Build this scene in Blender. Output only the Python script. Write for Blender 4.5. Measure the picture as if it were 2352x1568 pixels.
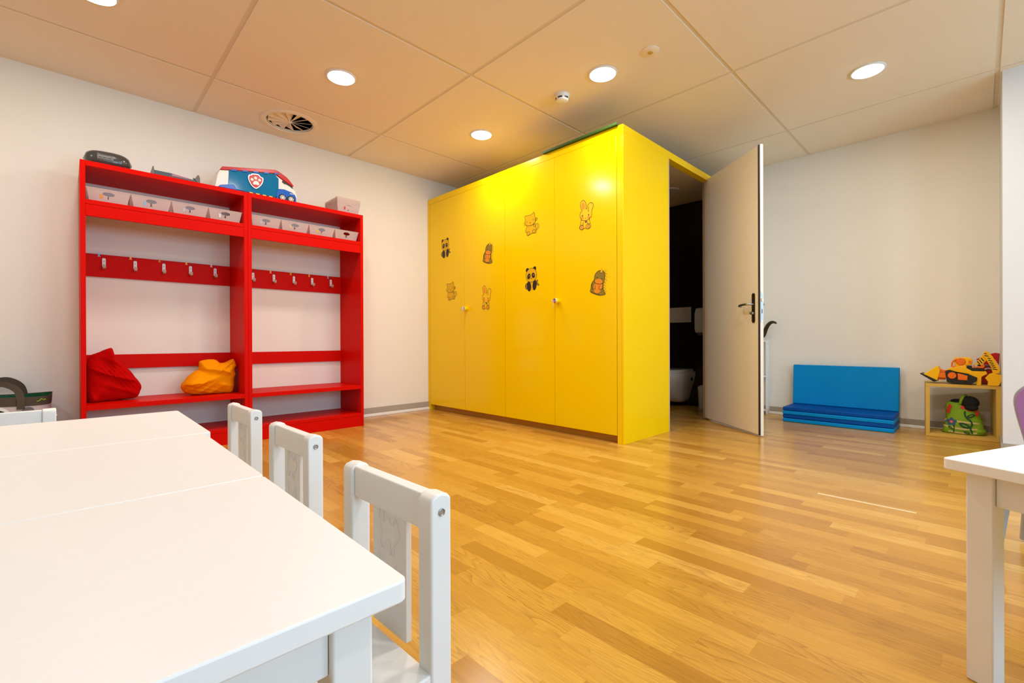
import bpy, bmesh, math, random
from mathutils import Vector, Matrix
random.seed(7)
for _o in list(bpy.data.objects): bpy.data.objects.remove(_o)
SC = bpy.context.scene
COL = SC.collection
R = math.radians

# ------------------------------------------------------------------ camera
CAMH = 0.775
yaw, pit, rol = R(45.757), R(-0.106), R(-0.207)
F = Vector((math.cos(yaw)*math.cos(pit), math.sin(yaw)*math.cos(pit), math.sin(pit)))
r0 = Vector((math.sin(yaw), -math.cos(yaw), 0)); u0 = r0.cross(F)
r1 = r0*math.cos(rol)+u0*math.sin(rol); u1 = u0*math.cos(rol)-r0*math.sin(rol)
cd = bpy.data.cameras.new('camera'); cam = bpy.data.objects.new('camera', cd); COL.objects.link(cam)
cd.sensor_width = 36; cd.lens = 1049.8/2352*36; cd.clip_start = 0.02; cd.clip_end = 60
M = Matrix((r1, u1, -F)).transposed().to_4x4(); M.translation = (0, 0, CAMH)
cam.matrix_world = M
SC.camera = cam

# ------------------------------------------------------------------ light and exposure
SC.view_settings.view_transform = 'Standard'; SC.view_settings.look = 'None'
SC.view_settings.gamma = 1; SC.view_settings.use_curve_mapping = False
SC.view_settings.exposure = 0.06
W = bpy.data.worlds.new('world'); SC.world = W; W.use_nodes = True
W.node_tree.nodes['Background'].inputs[0].default_value = (0.50, 0.76, 1.0, 1)
W.node_tree.nodes['Background'].inputs[1].default_value = 1.0
LAMP_W = 9.6
LAMP_C = (1.0, 0.94, 0.85)
WIN_W = 76.0
WIN_C = (0.40, 0.71, 1.0)
CEIL = 2.613
YW = -2.7        # window wall
for i, xx in enumerate((0.6, 3.0)):
    ld = bpy.data.lights.new('daylight', 'AREA'); ld.shape = 'RECTANGLE'; ld.size = 1.7; ld.size_y = 1.35
    ld.energy = WIN_W; ld.color = WIN_C
    lo = bpy.data.objects.new('daylight', ld); COL.objects.link(lo)
    lo.location = (xx, YW-0.35, 1.6); lo.rotation_euler = (R(90), 0, 0)

# ------------------------------------------------------------------ materials
def mat(name, col, rough=0.5, metal=0.0, coat=0.0, bump=0.0, bscale=80.0, var=0.0, trans=0.0, alpha=1.0, emit=0.0, ecol=None, spec=0.5, sheen=0.0, ior=1.45):
    m = bpy.data.materials.new(name); m.use_nodes = True
    nt = m.node_tree; b = nt.nodes['Principled BSDF']
    c = (col[0], col[1], col[2], 1)
    b.inputs['Base Color'].default_value = c
    b.inputs['Roughness'].default_value = rough; b.inputs['Metallic'].default_value = metal
    b.inputs['Coat Weight'].default_value = coat; b.inputs['Coat Roughness'].default_value = 0.12
    b.inputs['Specular IOR Level'].default_value = spec; b.inputs['IOR'].default_value = ior
    b.inputs['Transmission Weight'].default_value = trans; b.inputs['Alpha'].default_value = alpha
    b.inputs['Sheen Weight'].default_value = sheen
    if emit:
        b.inputs['Emission Color'].default_value = (ecol or col)+(1,) if len(ecol or col) == 3 else (ecol or col)
        b.inputs['Emission Strength'].default_value = emit
    tc = nt.nodes.new('ShaderNodeTexCoord')
    nz = nt.nodes.new('ShaderNodeTexNoise'); nz.inputs['Scale'].default_value = bscale
    nz.inputs['Detail'].default_value = 4
    nt.links.new(tc.outputs['Object'], nz.inputs['Vector'])
    if bump:
        bp = nt.nodes.new('ShaderNodeBump'); bp.inputs['Strength'].default_value = bump; bp.inputs['Distance'].default_value = 0.002
        nt.links.new(nz.outputs['Fac'], bp.inputs['Height']); nt.links.new(bp.outputs['Normal'], b.inputs['Normal'])
    if var:
        n2 = nt.nodes.new('ShaderNodeTexNoise'); n2.inputs['Scale'].default_value = bscale*0.08
        nt.links.new(tc.outputs['Object'], n2.inputs['Vector'])
        mx = nt.nodes.new('ShaderNodeMix'); mx.data_type = 'RGBA'
        mx.inputs[6].default_value = tuple(v*(1-var) for v in col[:3])+(1,); mx.inputs[7].default_value = tuple(min(1, v*(1+var*.5)) for v in col[:3])+(1,)
        nt.links.new(n2.outputs['Fac'], mx.inputs[0]); nt.links.new(mx.outputs[2], b.inputs['Base Color'])
    return m

M_ = {}
M_['wall'] = mat('wall_paint', (0.86, 0.805, 0.72), 0.75, bump=0.12, bscale=260, var=0.02)
M_['ceil'] = mat('ceiling_tile', (0.90, 0.79, 0.63), 0.85, bump=0.15, bscale=300, var=0.02)
M_['tbar'] = mat('ceiling_rail', (0.78, 0.66, 0.50), 0.6)
M_['white'] = mat('white_lacquer', (0.86, 0.86, 0.85), 0.38, bump=0.03, bscale=120, var=0.01)
M_['whiteplastic'] = mat('white_plastic', (0.82, 0.82, 0.80), 0.35)
M_['yellow'] = mat('yellow_laminate', (0.95, 0.63, 0.0), 0.16, bump=0.02, bscale=300, var=0.02, spec=0.30)
M_['red'] = mat('red_lacquer', (0.64, 0.004, 0.0005), 0.40, bump=0.04, bscale=260, var=0.03, spec=0.05)
M_['base'] = mat('grey_baseboard', (0.42, 0.36, 0.29), 0.6, var=0.04)
M_['conduit'] = mat('white_conduit', (0.80, 0.78, 0.74), 0.4)
M_['door'] = mat('door_laminate', (0.92, 0.82, 0.70), 0.42, bump=0.05, bscale=200, var=0.02)
M_['dooredge'] = mat('door_edge_oak', (0.62, 0.42, 0.25), 0.45, var=0.08)
M_['darkseal'] = mat('dark_rubber_seal', (0.02, 0.017, 0.012), 0.6)
M_['steel'] = mat('brushed_steel', (0.42, 0.42, 0.42), 0.4, metal=1.0, bump=0.05, bscale=400)
M_['bronze'] = mat('dark_bronze', (0.05, 0.042, 0.02), 0.4, metal=0.6)
M_['chrome'] = mat('chrome', (0.7, 0.7, 0.7), 0.12, metal=1.0)
M_['black'] = mat('black_plastic', (0.012, 0.012, 0.012), 0.35)
M_['dkgrey'] = mat('dark_grey_plastic', (0.045, 0.045, 0.043), 0.22, coat=0.4)
M_['midgrey'] = mat('grey_plastic', (0.13, 0.125, 0.12), 0.5)
M_['screen'] = mat('grey_display', (0.07, 0.075, 0.07), 0.15)
M_['slate'] = mat('slate_plastic', (0.07, 0.09, 0.10), 0.4)
M_['paper'] = mat('paper', (0.75, 0.78, 0.82), 0.7)
M_['mauve'] = mat('mauve_paper', (0.38, 0.2, 0.24), 0.6)
M_['ltblue'] = mat('light_blue_vinyl', (0.0, 0.25, 0.62), 0.5, bump=0.25, bscale=14, var=0.05, spec=0.15)
M_['dkblue'] = mat('dark_blue_vinyl', (0.0, 0.07, 0.33), 0.5, bump=0.25, bscale=14, var=0.05, spec=0.15)
M_['boxyel'] = mat('pine_yellow_laminate', (0.66, 0.41, 0.075), 0.5, var=0.05)
M_['orangefab'] = mat('orange_cotton', (0.92, 0.30, 0.0), 0.9, bump=0.3, bscale=500, spec=0.1)
M_['redfab'] = mat('red_cotton', (0.52, 0.001, 0.001), 0.9, bump=0.3, bscale=500, spec=0.08)
M_['purple'] = mat('purple_plastic', (0.37, 0.18, 0.42), 0.4)
M_['greytube'] = mat('grey_powder_coated_metal', (0.36, 0.38, 0.41), 0.4)
M_['porcelain'] = mat('white_porcelain', (0.75, 0.74, 0.72), 0.12, coat=0.6)
M_['plate'] = mat('matt_flush_plate', (0.62, 0.57, 0.50), 0.4)
M_['ink'] = mat('black_ink', (0.02, 0.012, 0.004), 0.5)
M_['num'] = mat('black_number_foil', (0.012, 0.008, 0.006), 0.5)
M_['tan'] = mat('sticker_tan', (0.76, 0.44, 0.005), 0.45, spec=0.2)
M_['tanlt'] = mat('sticker_pale_yellow', (0.92, 0.57, 0.01), 0.45, spec=0.2)
M_['sorange'] = mat('sticker_orange', (0.82, 0.27, 0.005), 0.45)
M_['solive'] = mat('sticker_olive', (0.27, 0.18, 0.01), 0.45)
M_['toyyel'] = mat('toy_yellow_plastic', (0.92, 0.48, 0.0), 0.3)
M_['toyor'] = mat('toy_orange_plastic', (0.85, 0.16, 0.003), 0.3)
M_['toyred'] = mat('toy_red_plastic', (0.50, 0.008, 0.006), 0.28)
M_['toyblue'] = mat('toy_blue_plastic', (0.0, 0.10, 0.50), 0.25)
M_['toywhite'] = mat('toy_white_plastic', (0.78, 0.74, 0.68), 0.3)
M_['silver'] = mat('toy_silver', (0.55, 0.54, 0.54), 0.3, metal=0.5)
M_['green'] = mat('bag_green_fabric', (0.20, 0.36, 0.008), 0.7, bump=0.2, bscale=300)
M_['dkgreen'] = mat('bag_dark_green_print', (0.008, 0.07, 0.012), 0.7)
M_['cream'] = mat('bag_cream_stripe', (0.62, 0.50, 0.22), 0.7)
M_['coral'] = mat('bag_coral_print', (0.66, 0.03, 0.03), 0.7)
M_['petal'] = mat('bag_blue_petal', (0.02, 0.10, 0.24), 0.7)
M_['blackfab'] = mat('black_fabric', (0.006, 0.006, 0.007), 0.9)
M_['brownfab'] = mat('brown_webbing', (0.075, 0.052, 0.035), 0.8, bump=0.3, bscale=300)
M_['greenfoil'] = mat('green_woven_plastic', (0.004, 0.085, 0.03), 0.3, bump=0.6, bscale=60)
M_['bagpink'] = mat('beige_woven_plastic', (0.55, 0.47, 0.45), 0.4, bump=0.2, bscale=20)
M_['brass'] = mat('key_brass', (0.65, 0.50, 0.22), 0.3, metal=1.0)
M_['greenboard'] = mat('dark_green_board', (0.03, 0.09, 0.01), 0.5)
M_['brownwood'] = mat('plinth_brown', (0.56, 0.26, 0.015), 0.4)
M_['skyblue'] = mat('sticker_sky_blue', (0.25, 0.5, 0.75), 0.5)
M_['hookwhite'] = mat('hook_white_label', (0.80, 0.78, 0.76), 0.4)
M_['copper'] = mat('hook_brushed_metal', (0.52, 0.36, 0.29), 0.35, metal=0.6)
M_['lamp'] = mat('lamp_diffuser', (1, 1, 1), 0.5, emit=9.0, ecol=(1.0, 0.93, 0.85))
M_['lampoff'] = mat('lamp_off_diffuser', (0.6, 0.55, 0.48), 0.4)

def tray_mat():
    m = bpy.data.materials.new('frosted_pink_plastic'); m.use_nodes = True; nt = m.node_tree
    b = nt.nodes['Principled BSDF']; b.inputs['Base Color'].default_value = (0.90, 0.78, 0.75, 1); b.inputs['Roughness'].default_value = 0.4
    tl = nt.nodes.new('ShaderNodeBsdfTranslucent'); tl.inputs[0].default_value = (0.90, 0.80, 0.76, 1)
    tp = nt.nodes.new('ShaderNodeBsdfTransparent')
    a = nt.nodes.new('ShaderNodeMixShader'); a.inputs[0].default_value = 0.55
    nt.links.new(b.outputs[0], a.inputs[1]); nt.links.new(tl.outputs[0], a.inputs[2])
    c = nt.nodes.new('ShaderNodeMixShader'); c.inputs[0].default_value = 0.22
    nt.links.new(a.outputs[0], c.inputs[1]); nt.links.new(tp.outputs[0], c.inputs[2])
    nt.links.new(c.outputs[0], nt.nodes['Material Output'].inputs[0])
    return m
M_['tray'] = tray_mat()

def bluewin():
    m = bpy.data.materials.new('clear_blue_plastic'); m.use_nodes = True; nt = m.node_tree
    b = nt.nodes['Principled BSDF']; b.inputs['Base Color'].default_value = (0.0, 0.25, 0.52, 1); b.inputs['Roughness'].default_value = 0.12
    tp = nt.nodes.new('ShaderNodeBsdfTransparent'); tp.inputs[0].default_value = (0.25, 0.75, 0.9, 1)
    c = nt.nodes.new('ShaderNodeMixShader'); c.inputs[0].default_value = 0.45
    nt.links.new(b.outputs[0], c.inputs[1]); nt.links.new(tp.outputs[0], c.inputs[2])
    nt.links.new(c.outputs[0], nt.nodes['Material Output'].inputs[0])
    return m
M_['bluewin'] = bluewin()

def glass_mat():
    m = bpy.data.materials.new('window_glass'); m.use_nodes = True; nt = m.node_tree
    g = nt.nodes.new('ShaderNodeBsdfGlossy'); g.inputs['Roughness'].default_value = 0.02
    tp = nt.nodes.new('ShaderNodeBsdfTransparent'); c = nt.nodes.new('ShaderNodeMixShader'); c.inputs[0].default_value = 0.93
    nt.links.new(g.outputs[0], c.inputs[1]); nt.links.new(tp.outputs[0], c.inputs[2]); nt.links.new(c.outputs[0], nt.nodes['Material Output'].inputs[0])
    return m
M_['glass'] = glass_mat()

class NT:
    def __init__(s, nt): s.nt = nt
    def m(s, op, a, b=None, c=None):
        n = s.nt.nodes.new('ShaderNodeMath'); n.operation = op
        for i, v in enumerate((a, b, c)):
            if v is None: continue
            if hasattr(v, 'is_linked'): s.nt.links.new(v, n.inputs[i])
            else: n.inputs[i].default_value = v
        return n.outputs[0]
    def comb(s, x, y, z=0.0):
        n = s.nt.nodes.new('ShaderNodeCombineXYZ')
        for i, v in enumerate((x, y, z)):
            if hasattr(v, 'is_linked'): s.nt.links.new(v, n.inputs[i])
            else: n.inputs[i].default_value = v
        return n.outputs[0]
    def wn(s, v):
        n = s.nt.nodes.new('ShaderNodeTexWhiteNoise'); n.noise_dimensions = '3D'; s.nt.links.new(v, n.inputs['Vector']); return n.outputs['Value']
    def mix(s, f, a, b, typ='MIX'):
        n = s.nt.nodes.new('ShaderNodeMix'); n.data_type = 'RGBA'; n.blend_type = typ; n.clamp_factor = True
        for i, v in ((0, f), (6, a), (7, b)):
            if hasattr(v, 'is_linked'): s.nt.links.new(v, n.inputs[i])
            else: n.inputs[i].default_value = v
        return n.outputs[2]

def floor_mat():
    m = bpy.data.materials.new('oak_parquet'); m.use_nodes = True; nt = m.node_tree; q = NT(nt)
    b = nt.nodes['Principled BSDF']
    tc = nt.nodes.new('ShaderNodeTexCoord'); sp = nt.nodes.new('ShaderNodeSeparateXYZ'); nt.links.new(tc.outputs['Object'], sp.inputs[0])
    x, y = sp.outputs[0], sp.outputs[1]
    w = 0.0705
    xr = q.m('DIVIDE', x, w); row = q.m('FLOOR', xr); fx = q.m('FRACT', xr)
    rr = q.wn(q.comb(row, 3.1)); r2 = q.wn(q.comb(row, 9.7))
    L = q.m('MULTIPLY_ADD', rr, 0.22, 0.34)
    yy = q.m('DIVIDE', q.m('MULTIPLY_ADD', r2, 7.0, y), L); seg = q.m('FLOOR', yy); fy = q.m('FRACT', yy)
    t = q.wn(q.comb(row, seg, 1.0)); t2 = q.wn(q.comb(row, seg, 5.0))
    ramp = nt.nodes.new('ShaderNodeValToRGB'); nt.links.new(t, ramp.inputs[0])
    e = ramp.color_ramp.elements
    e[0].position = 0.0; e[0].color = (0.49, 0.23, 0.028, 1); e[1].position = 1.0; e[1].color = (0.79, 0.46, 0.095, 1)
    e2 = ramp.color_ramp.elements.new(0.25); e2.color = (0.61, 0.31, 0.042, 1)
    e3 = ramp.color_ramp.elements.new(0.75); e3.color = (0.70, 0.375, 0.058, 1)
    # fine grain along Y
    gx = q.m('MULTIPLY_ADD', t2, 37.0, q.m('MULTIPLY', x, 230.0)); gy = q.m('MULTIPLY_ADD', t, 51.0, q.m('MULTIPLY', y, 7.0))
    n1 = nt.nodes.new('ShaderNodeTexNoise'); n1.inputs['Scale'].default_value = 1.0; n1.inputs['Detail'].default_value = 5; n1.inputs['Roughness'].default_value = .6
    nt.links.new(q.comb(gx, gy), n1.inputs['Vector'])
    # cathedral figure
    cx = q.m('MULTIPLY_ADD', t2, 19.0, q.m('MULTIPLY', x, 16.0)); cy_ = q.m('MULTIPLY_ADD', t, 23.0, q.m('MULTIPLY', y, 1.6))
    n2 = nt.nodes.new('ShaderNodeTexNoise'); n2.inputs['Scale'].default_value = 1.0; n2.inputs['Detail'].default_value = 1.5; n2.inputs['Distortion'].default_value = 0.25
    nt.links.new(q.comb(cx, cy_), n2.inputs['Vector'])
    rings = q.m('FRACT', q.m('MULTIPLY', n2.outputs['Fac'], 16.0))
    rings = q.m('POWER', rings, 3.0)
    c0 = ramp.outputs[0]
    n3 = nt.nodes.new('ShaderNodeTexNoise'); n3.inputs['Scale'].default_value = 1.0; n3.inputs['Detail'].default_value = 2
    nt.links.new(q.comb(q.m('MULTIPLY_ADD', t, 71.0, q.m('MULTIPLY', x, 620.0)), q.m('MULTIPLY', y, 16.0)), n3.inputs['Vector'])
    pore = q.m('MULTIPLY', q.m('POWER', n3.outputs['Fac'], 3.0), q.m('MULTIPLY_ADD', t2, 0.9, 0.5))
    g = q.m('MULTIPLY', q.m('SUBTRACT', n1.outputs['Fac'], 0.40), 1.5)
    c1 = q.mix(q.m('MULTIPLY', g, 0.75), c0, (0.33, 0.14, 0.025, 1))
    amt = q.m('MULTIPLY', rings, q.m('MULTIPLY_ADD', t2, 0.48, 0.05))
    c2a = q.mix(amt, c1, (0.26, 0.105, 0.018, 1))
    c2 = q.mix(pore, c2a, (0.30, 0.12, 0.02, 1))
    # joints
    dx = q.m('MULTIPLY', q.m('MINIMUM', fx, q.m('SUBTRACT', 1.0, fx)), w)
    dy = q.m('MULTIPLY', q.m('MINIMUM', fy, q.m('SUBTRACT', 1.0, fy)), L)
    dj = q.m('MINIMUM', dx, dy)
    jm = q.m('MULTIPLY', q.m('LESS_THAN', dj, 0.0005), 0.22)
    c3 = q.mix(jm, c2, (0.22, 0.09, 0.02, 1))
    # one pale sliver plank
    px = q.m('LESS_THAN', q.m('ABSOLUTE', q.m('SUBTRACT', x, 2.712)), 0.009)
    py = q.m('LESS_THAN', q.m('ABSOLUTE', q.m('SUBTRACT', y, 0.39)), 0.187)
    c4 = q.mix(q.m('MULTIPLY', px, py), c3, (0.80, 0.62, 0.36, 1))
    nt.links.new(c4, b.inputs['Base Color'])
    b.inputs['Roughness'].default_value = 0.34; b.inputs['Specular IOR Level'].default_value = 0.55
    rg = q.m('MULTIPLY_ADD', n1.outputs['Fac'], 0.12, 0.15); nt.links.new(rg, b.inputs['Roughness'])
    bp = nt.nodes.new('ShaderNodeBump'); bp.inputs['Strength'].default_value = 0.08; bp.inputs['Distance'].default_value = 0.001
    nt.links.new(n1.outputs['Fac'], bp.inputs['Height']); nt.links.new(bp.outputs[0], b.inputs['Normal'])
    return m
M_['floor'] = floor_mat()

def tile_mat():
    m = bpy.data.materials.new('dark_wall_tile'); m.use_nodes = True; nt = m.node_tree; q = NT(nt)
    b = nt.nodes['Principled BSDF']; tc = nt.nodes.new('ShaderNodeTexCoord'); sp = nt.nodes.new('ShaderNodeSeparateXYZ'); nt.links.new(tc.outputs['Object'], sp.inputs[0])
    x, y, z = sp.outputs
    h = q.m('ADD', x, y)
    fh = q.m('FRACT', q.m('DIVIDE', q.m('SUBTRACT', h, 5.28+2.598-6.0), 0.60)); fz = q.m('FRACT', q.m('DIVIDE', q.m('SUBTRACT', z, 0.102), 0.327))
    a = q.m('MULTIPLY', q.m('MINIMUM', fh, q.m('SUBTRACT', 1.0, fh)), 0.60); c = q.m('MULTIPLY', q.m('MINIMUM', fz, q.m('SUBTRACT', 1.0, fz)), 0.327)
    g = q.m('LESS_THAN', q.m('MINIMUM', a, c), 0.0016)
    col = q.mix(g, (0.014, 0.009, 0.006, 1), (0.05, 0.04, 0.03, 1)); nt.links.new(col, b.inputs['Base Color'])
    b.inputs['Roughness'].default_value = 0.35
    return m
M_['tile'] = tile_mat()

def tabletop_mat():
    m = bpy.data.materials.new('white_stained_tabletop'); m.use_nodes = True; nt = m.node_tree; q = NT(nt)
    b = nt.nodes['Principled BSDF']; tc = nt.nodes.new('ShaderNodeTexCoord'); sp = nt.nodes.new('ShaderNodeSeparateXYZ'); nt.links.new(tc.outputs['Object'], sp.inputs[0])
    n = nt.nodes.new('ShaderNodeTexNoise'); n.inputs['Scale'].default_value = 1; n.inputs['Detail'].default_value = 5
    nt.links.new(q.comb(q.m('MULTIPLY', sp.outputs[0], 6.0), q.m('MULTIPLY', sp.outputs[1], 130.0)), n.inputs['Vector'])
    c = q.mix(n.outputs['Fac'], (0.88, 0.88, 0.89, 1), (0.92, 0.92, 0.925, 1)); nt.links.new(c, b.inputs['Base Color'])
    b.inputs['Roughness'].default_value = 0.4
    bp = nt.nodes.new('ShaderNodeBump'); bp.inputs['Strength'].default_value = 0.15; bp.inputs['Distance'].default_value = 0.001
    nt.links.new(n.outputs['Fac'], bp.inputs['Height']); nt.links.new(bp.outputs[0], b.inputs['Normal'])
    return m
M_['tabletop'] = tabletop_mat()

# ------------------------------------------------------------------ mesh builder
class MB:
    def __init__(s): s.v = []; s.f = []; s.mi = []
    def add(s, vs, fs, mi=0):
        o = len(s.v); s.v += [tuple(v) for v in vs]
        for f in fs: s.f.append([i+o for i in f]); s.mi.append(mi)
        return s
    def box(s, x0, x1, y0, y1, z0, z1, mi=0):
        v = [(x, y, z) for z in (z0, z1) for y in (y0, y1) for x in (x0, x1)]
        return s.add(v, [(0, 2, 3, 1), (4, 5, 7, 6), (0, 1, 5, 4), (2, 6, 7, 3), (0, 4, 6, 2), (1, 3, 7, 5)], mi)
    def prism(s, pts, ax, a0, a1, mi=0):
        n = len(pts)
        def P(p, a): return {'x': (a, p[0], p[1]), 'y': (p[0], a, p[1]), 'z': (p[0], p[1], a)}[ax]
        v = [P(p, a0) for p in pts]+[P(p, a1) for p in pts]
        return s.add(v, [list(range(n))[::-1], list(range(n, 2*n))]+[(i, (i+1) % n, n+(i+1) % n, n+i) for i in range(n)], mi)
    def tube(s, pts, r, n=10, mi=0, closed=False, caps=True):
        P = [Vector(p) for p in pts]; m = len(P); rings = []
        rr = r if isinstance(r, (list, tuple)) else [r]*m
        up = None
        for i in range(m):
            if closed: t = P[(i+1) % m]-P[i-1]
            else: t = P[min(i+1, m-1)]-P[max(i-1, 0)]
            t.normalize()
            if up is None:
                up = Vector((0, 0, 1)) if abs(t.z) < .9 else Vector((1, 0, 0))
            a = t.cross(up).normalized(); b_ = a.cross(t).normalized(); up = b_
            rings.append([P[i]+(a*math.cos(k*2*math.pi/n)+b_*math.sin(k*2*math.pi/n))*rr[i] for k in range(n)])
        v = [p for g in rings for p in g]; f = []
        for i in range(m if closed else m-1):
            j = (i+1) % m
            for k in range(n): f.append((i*n+k, i*n+(k+1) % n, j*n+(k+1) % n, j*n+k))
        if caps and not closed: f += [list(range(n))[::-1], [(m-1)*n+k for k in range(n)]]
        return s.add(v, f, mi)
    def cyl(s, p0, p1, r0, r1=None, n=20, mi=0): return s.tube([p0, p1], [r0, r1 if r1 is not None else r0], n, mi)
    def lathe(s, prof, c, ax='z', n=28, mi=0, sx=1.0, sy=1.0, cap=True):
        v = []; m = len(prof)
        for r_, h in prof:
            for k in range(n):
                a = 2*math.pi*k/n; p, q_ = r_*math.cos(a)*sx, r_*math.sin(a)*sy
                v.append({'z': (c[0]+p, c[1]+q_, c[2]+h), 'x': (c[0]+h, c[1]+p, c[2]+q_), 'y': (c[0]+p, c[1]+h, c[2]+q_)}[ax])
        f = [(i*n+k, i*n+(k+1) % n, (i+1)*n+(k+1) % n, (i+1)*n+k) for i in range(m-1) for k in range(n)]
        if cap and prof[0][0] > 1e-6: f.append(list(range(n))[::-1])
        if cap and prof[-1][0] > 1e-6: f.append([(m-1)*n+k for k in range(n)])
        return s.add(v, f, mi)
    def sphere(s, c, r_, mi=0, n=16, m=10):
        if not isinstance(r_, (tuple, list)): r_ = (r_, r_, r_)
        v = []
        for i in range(m+1):
            t = math.pi*i/m
            for k in range(n):
                a = 2*math.pi*k/n
                v.append((c[0]+r_[0]*math.sin(t)*math.cos(a), c[1]+r_[1]*math.sin(t)*math.sin(a), c[2]+r_[2]*math.cos(t)))
        return s.add(v, [(i*n+k, i*n+(k+1) % n, (i+1)*n+(k+1) % n, (i+1)*n+k) for i in range(m) for k in range(n)], mi)
    def flat(s, pts, fn, d, mi=0):       # filled polygon on a mapped plane, d above it
        return s.add([fn(p[0], p[1], d) for p in pts], [list(range(len(pts)))], mi)
    def ribbon(s, pts, w, fn, d, mi=0, closed=False):
        m = len(pts); a = []; b = []
        for i in range(m):
            p0 = pts[i-1] if (closed or i > 0) else pts[i]; p1 = pts[(i+1) % m] if (closed or i < m-1) else pts[i]
            tx, ty = p1[0]-p0[0], p1[1]-p0[1]; l = math.hypot(tx, ty) or 1; nx, ny = -ty/l*w/2, tx/l*w/2
            a.append(fn(pts[i][0]+nx, pts[i][1]+ny, d)); b.append(fn(pts[i][0]-nx, pts[i][1]-ny, d))
        f = [(i, (i+1) % m, m+(i+1) % m, m+i) for i in range(m if closed else m-1)]
        return s.add(a+b, f, mi)
    def build(s, name, mats, parent=None, bevel=0.0, smooth=True, seg=2, loc=None, rot=None, angle=38):
        me = bpy.data.meshes.new(name); me.from_pydata([tuple(v) for v in s.v], [], s.f)
        if not isinstance(mats, (list, tuple)): mats = [mats]
        for m in mats: me.materials.append(M_[m] if isinstance(m, str) else m)
        me.polygons.foreach_set('material_index', s.mi)
        bm = bmesh.new(); bm.from_mesh(me); bmesh.ops.recalc_face_normals(bm, faces=bm.faces); bm.to_mesh(me); bm.free()
        me.polygons.foreach_set('use_smooth', [smooth]*len(me.polygons))
        if smooth: me.set_sharp_from_angle(angle=R(angle))
        me.update()
        o = bpy.data.objects.new(name, me); COL.objects.link(o)
        if parent: o.parent = parent
        if loc: o.location = loc
        if rot: o.rotation_euler = rot
        if bevel:
            md = o.modifiers.new('bevel', 'BEVEL'); md.width = bevel; md.segments = seg; md.limit_method = 'ANGLE'; md.angle_limit = R(40)
        return o

def thing(name, loc, label, cat, group=None, rz=0):
    o = bpy.data.objects.new(name, None); COL.objects.link(o); o.empty_display_size = 0.05
    o.location = loc; o.rotation_euler = (0, 0, rz); o['label'] = label; o['category'] = cat
    if group: o['group'] = group
    return o
def tag(o, label, cat, group=None):
    o['label'] = label; o['category'] = cat
    if group: o['group'] = group
    return o
def st(o, label=None):
    o['kind'] = 'structure'
    if label: o['label'] = label
    return o
def copy_tree(o, parent=None):
    c = o.copy(); COL.objects.link(c)
    if parent: c.parent = parent
    for ch in list(o.children): copy_tree(ch, c)
    return c
_txt = {}
def text2d(s):
    if s in _txt: return _txt[s]
    cu = bpy.data.curves.new('t', 'FONT'); cu.body = s; cu.align_x = 'CENTER'; cu.align_y = 'CENTER'; cu.size = 1.0; cu.offset = 0.03
    o = bpy.data.objects.new('t', cu); COL.objects.link(o)
    dg = bpy.context.evaluated_depsgraph_get(); me = bpy.data.meshes.new_from_object(o.evaluated_get(dg))
    v = [(p.co.x, p.co.y) for p in me.vertices]; f = [list(p.vertices) for p in me.polygons]
    bpy.data.objects.remove(o); bpy.data.curves.remove(cu); bpy.data.meshes.remove(me)
    _txt[s] = (v, f); return _txt[s]
def put_text(mb, s, size, cx, cy, fn, d, mi=0):
    v, f = text2d(s); return mb.add([fn(cx+p[0]*size, cy+p[1]*size, d) for p in v], f, mi)
def ell(cx, cy, rx, ry, n=20, rot=0.0):
    c, s_ = math.cos(rot), math.sin(rot)
    return [(cx+rx*math.cos(t)*c-ry*math.sin(t)*s_, cy+rx*math.cos(t)*s_+ry*math.sin(t)*c) for t in [2*math.pi*i/n for i in range(n)]]
def spl(pts, n=4, closed=True):     # Catmull-Rom smoothing of a 2D outline
    m = len(pts); out = []
    for i in range(m if closed else m-1):
        g = lambda j: pts[j % m] if closed else pts[max(0, min(m-1, j))]
        p0, p1, p2, p3 = g(i-1), g(i), g(i+1), g(i+2)
        for k in range(n):
            t = k/n
            out.append(tuple(0.5*((2*p1[a])+(-p0[a]+p2[a])*t+(2*p0[a]-5*p1[a]+4*p2[a]-p3[a])*t*t+(-p0[a]+3*p1[a]-3*p2[a]+p3[a])*t**3) for a in range(len(p1))))
    if not closed: out.append(tuple(pts[-1]))
    return out

# ------------------------------------------------------------------ the room
XL, XR, YA, XP, YP = -2.3, 5.31, 4.40, 4.605, -0.103
st(MB().box(XL-.1, XR+.1, YW-.1, YA+.1, -0.08, 0.0).build('floor', 'floor'), 'oak strip parquet floor')
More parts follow.
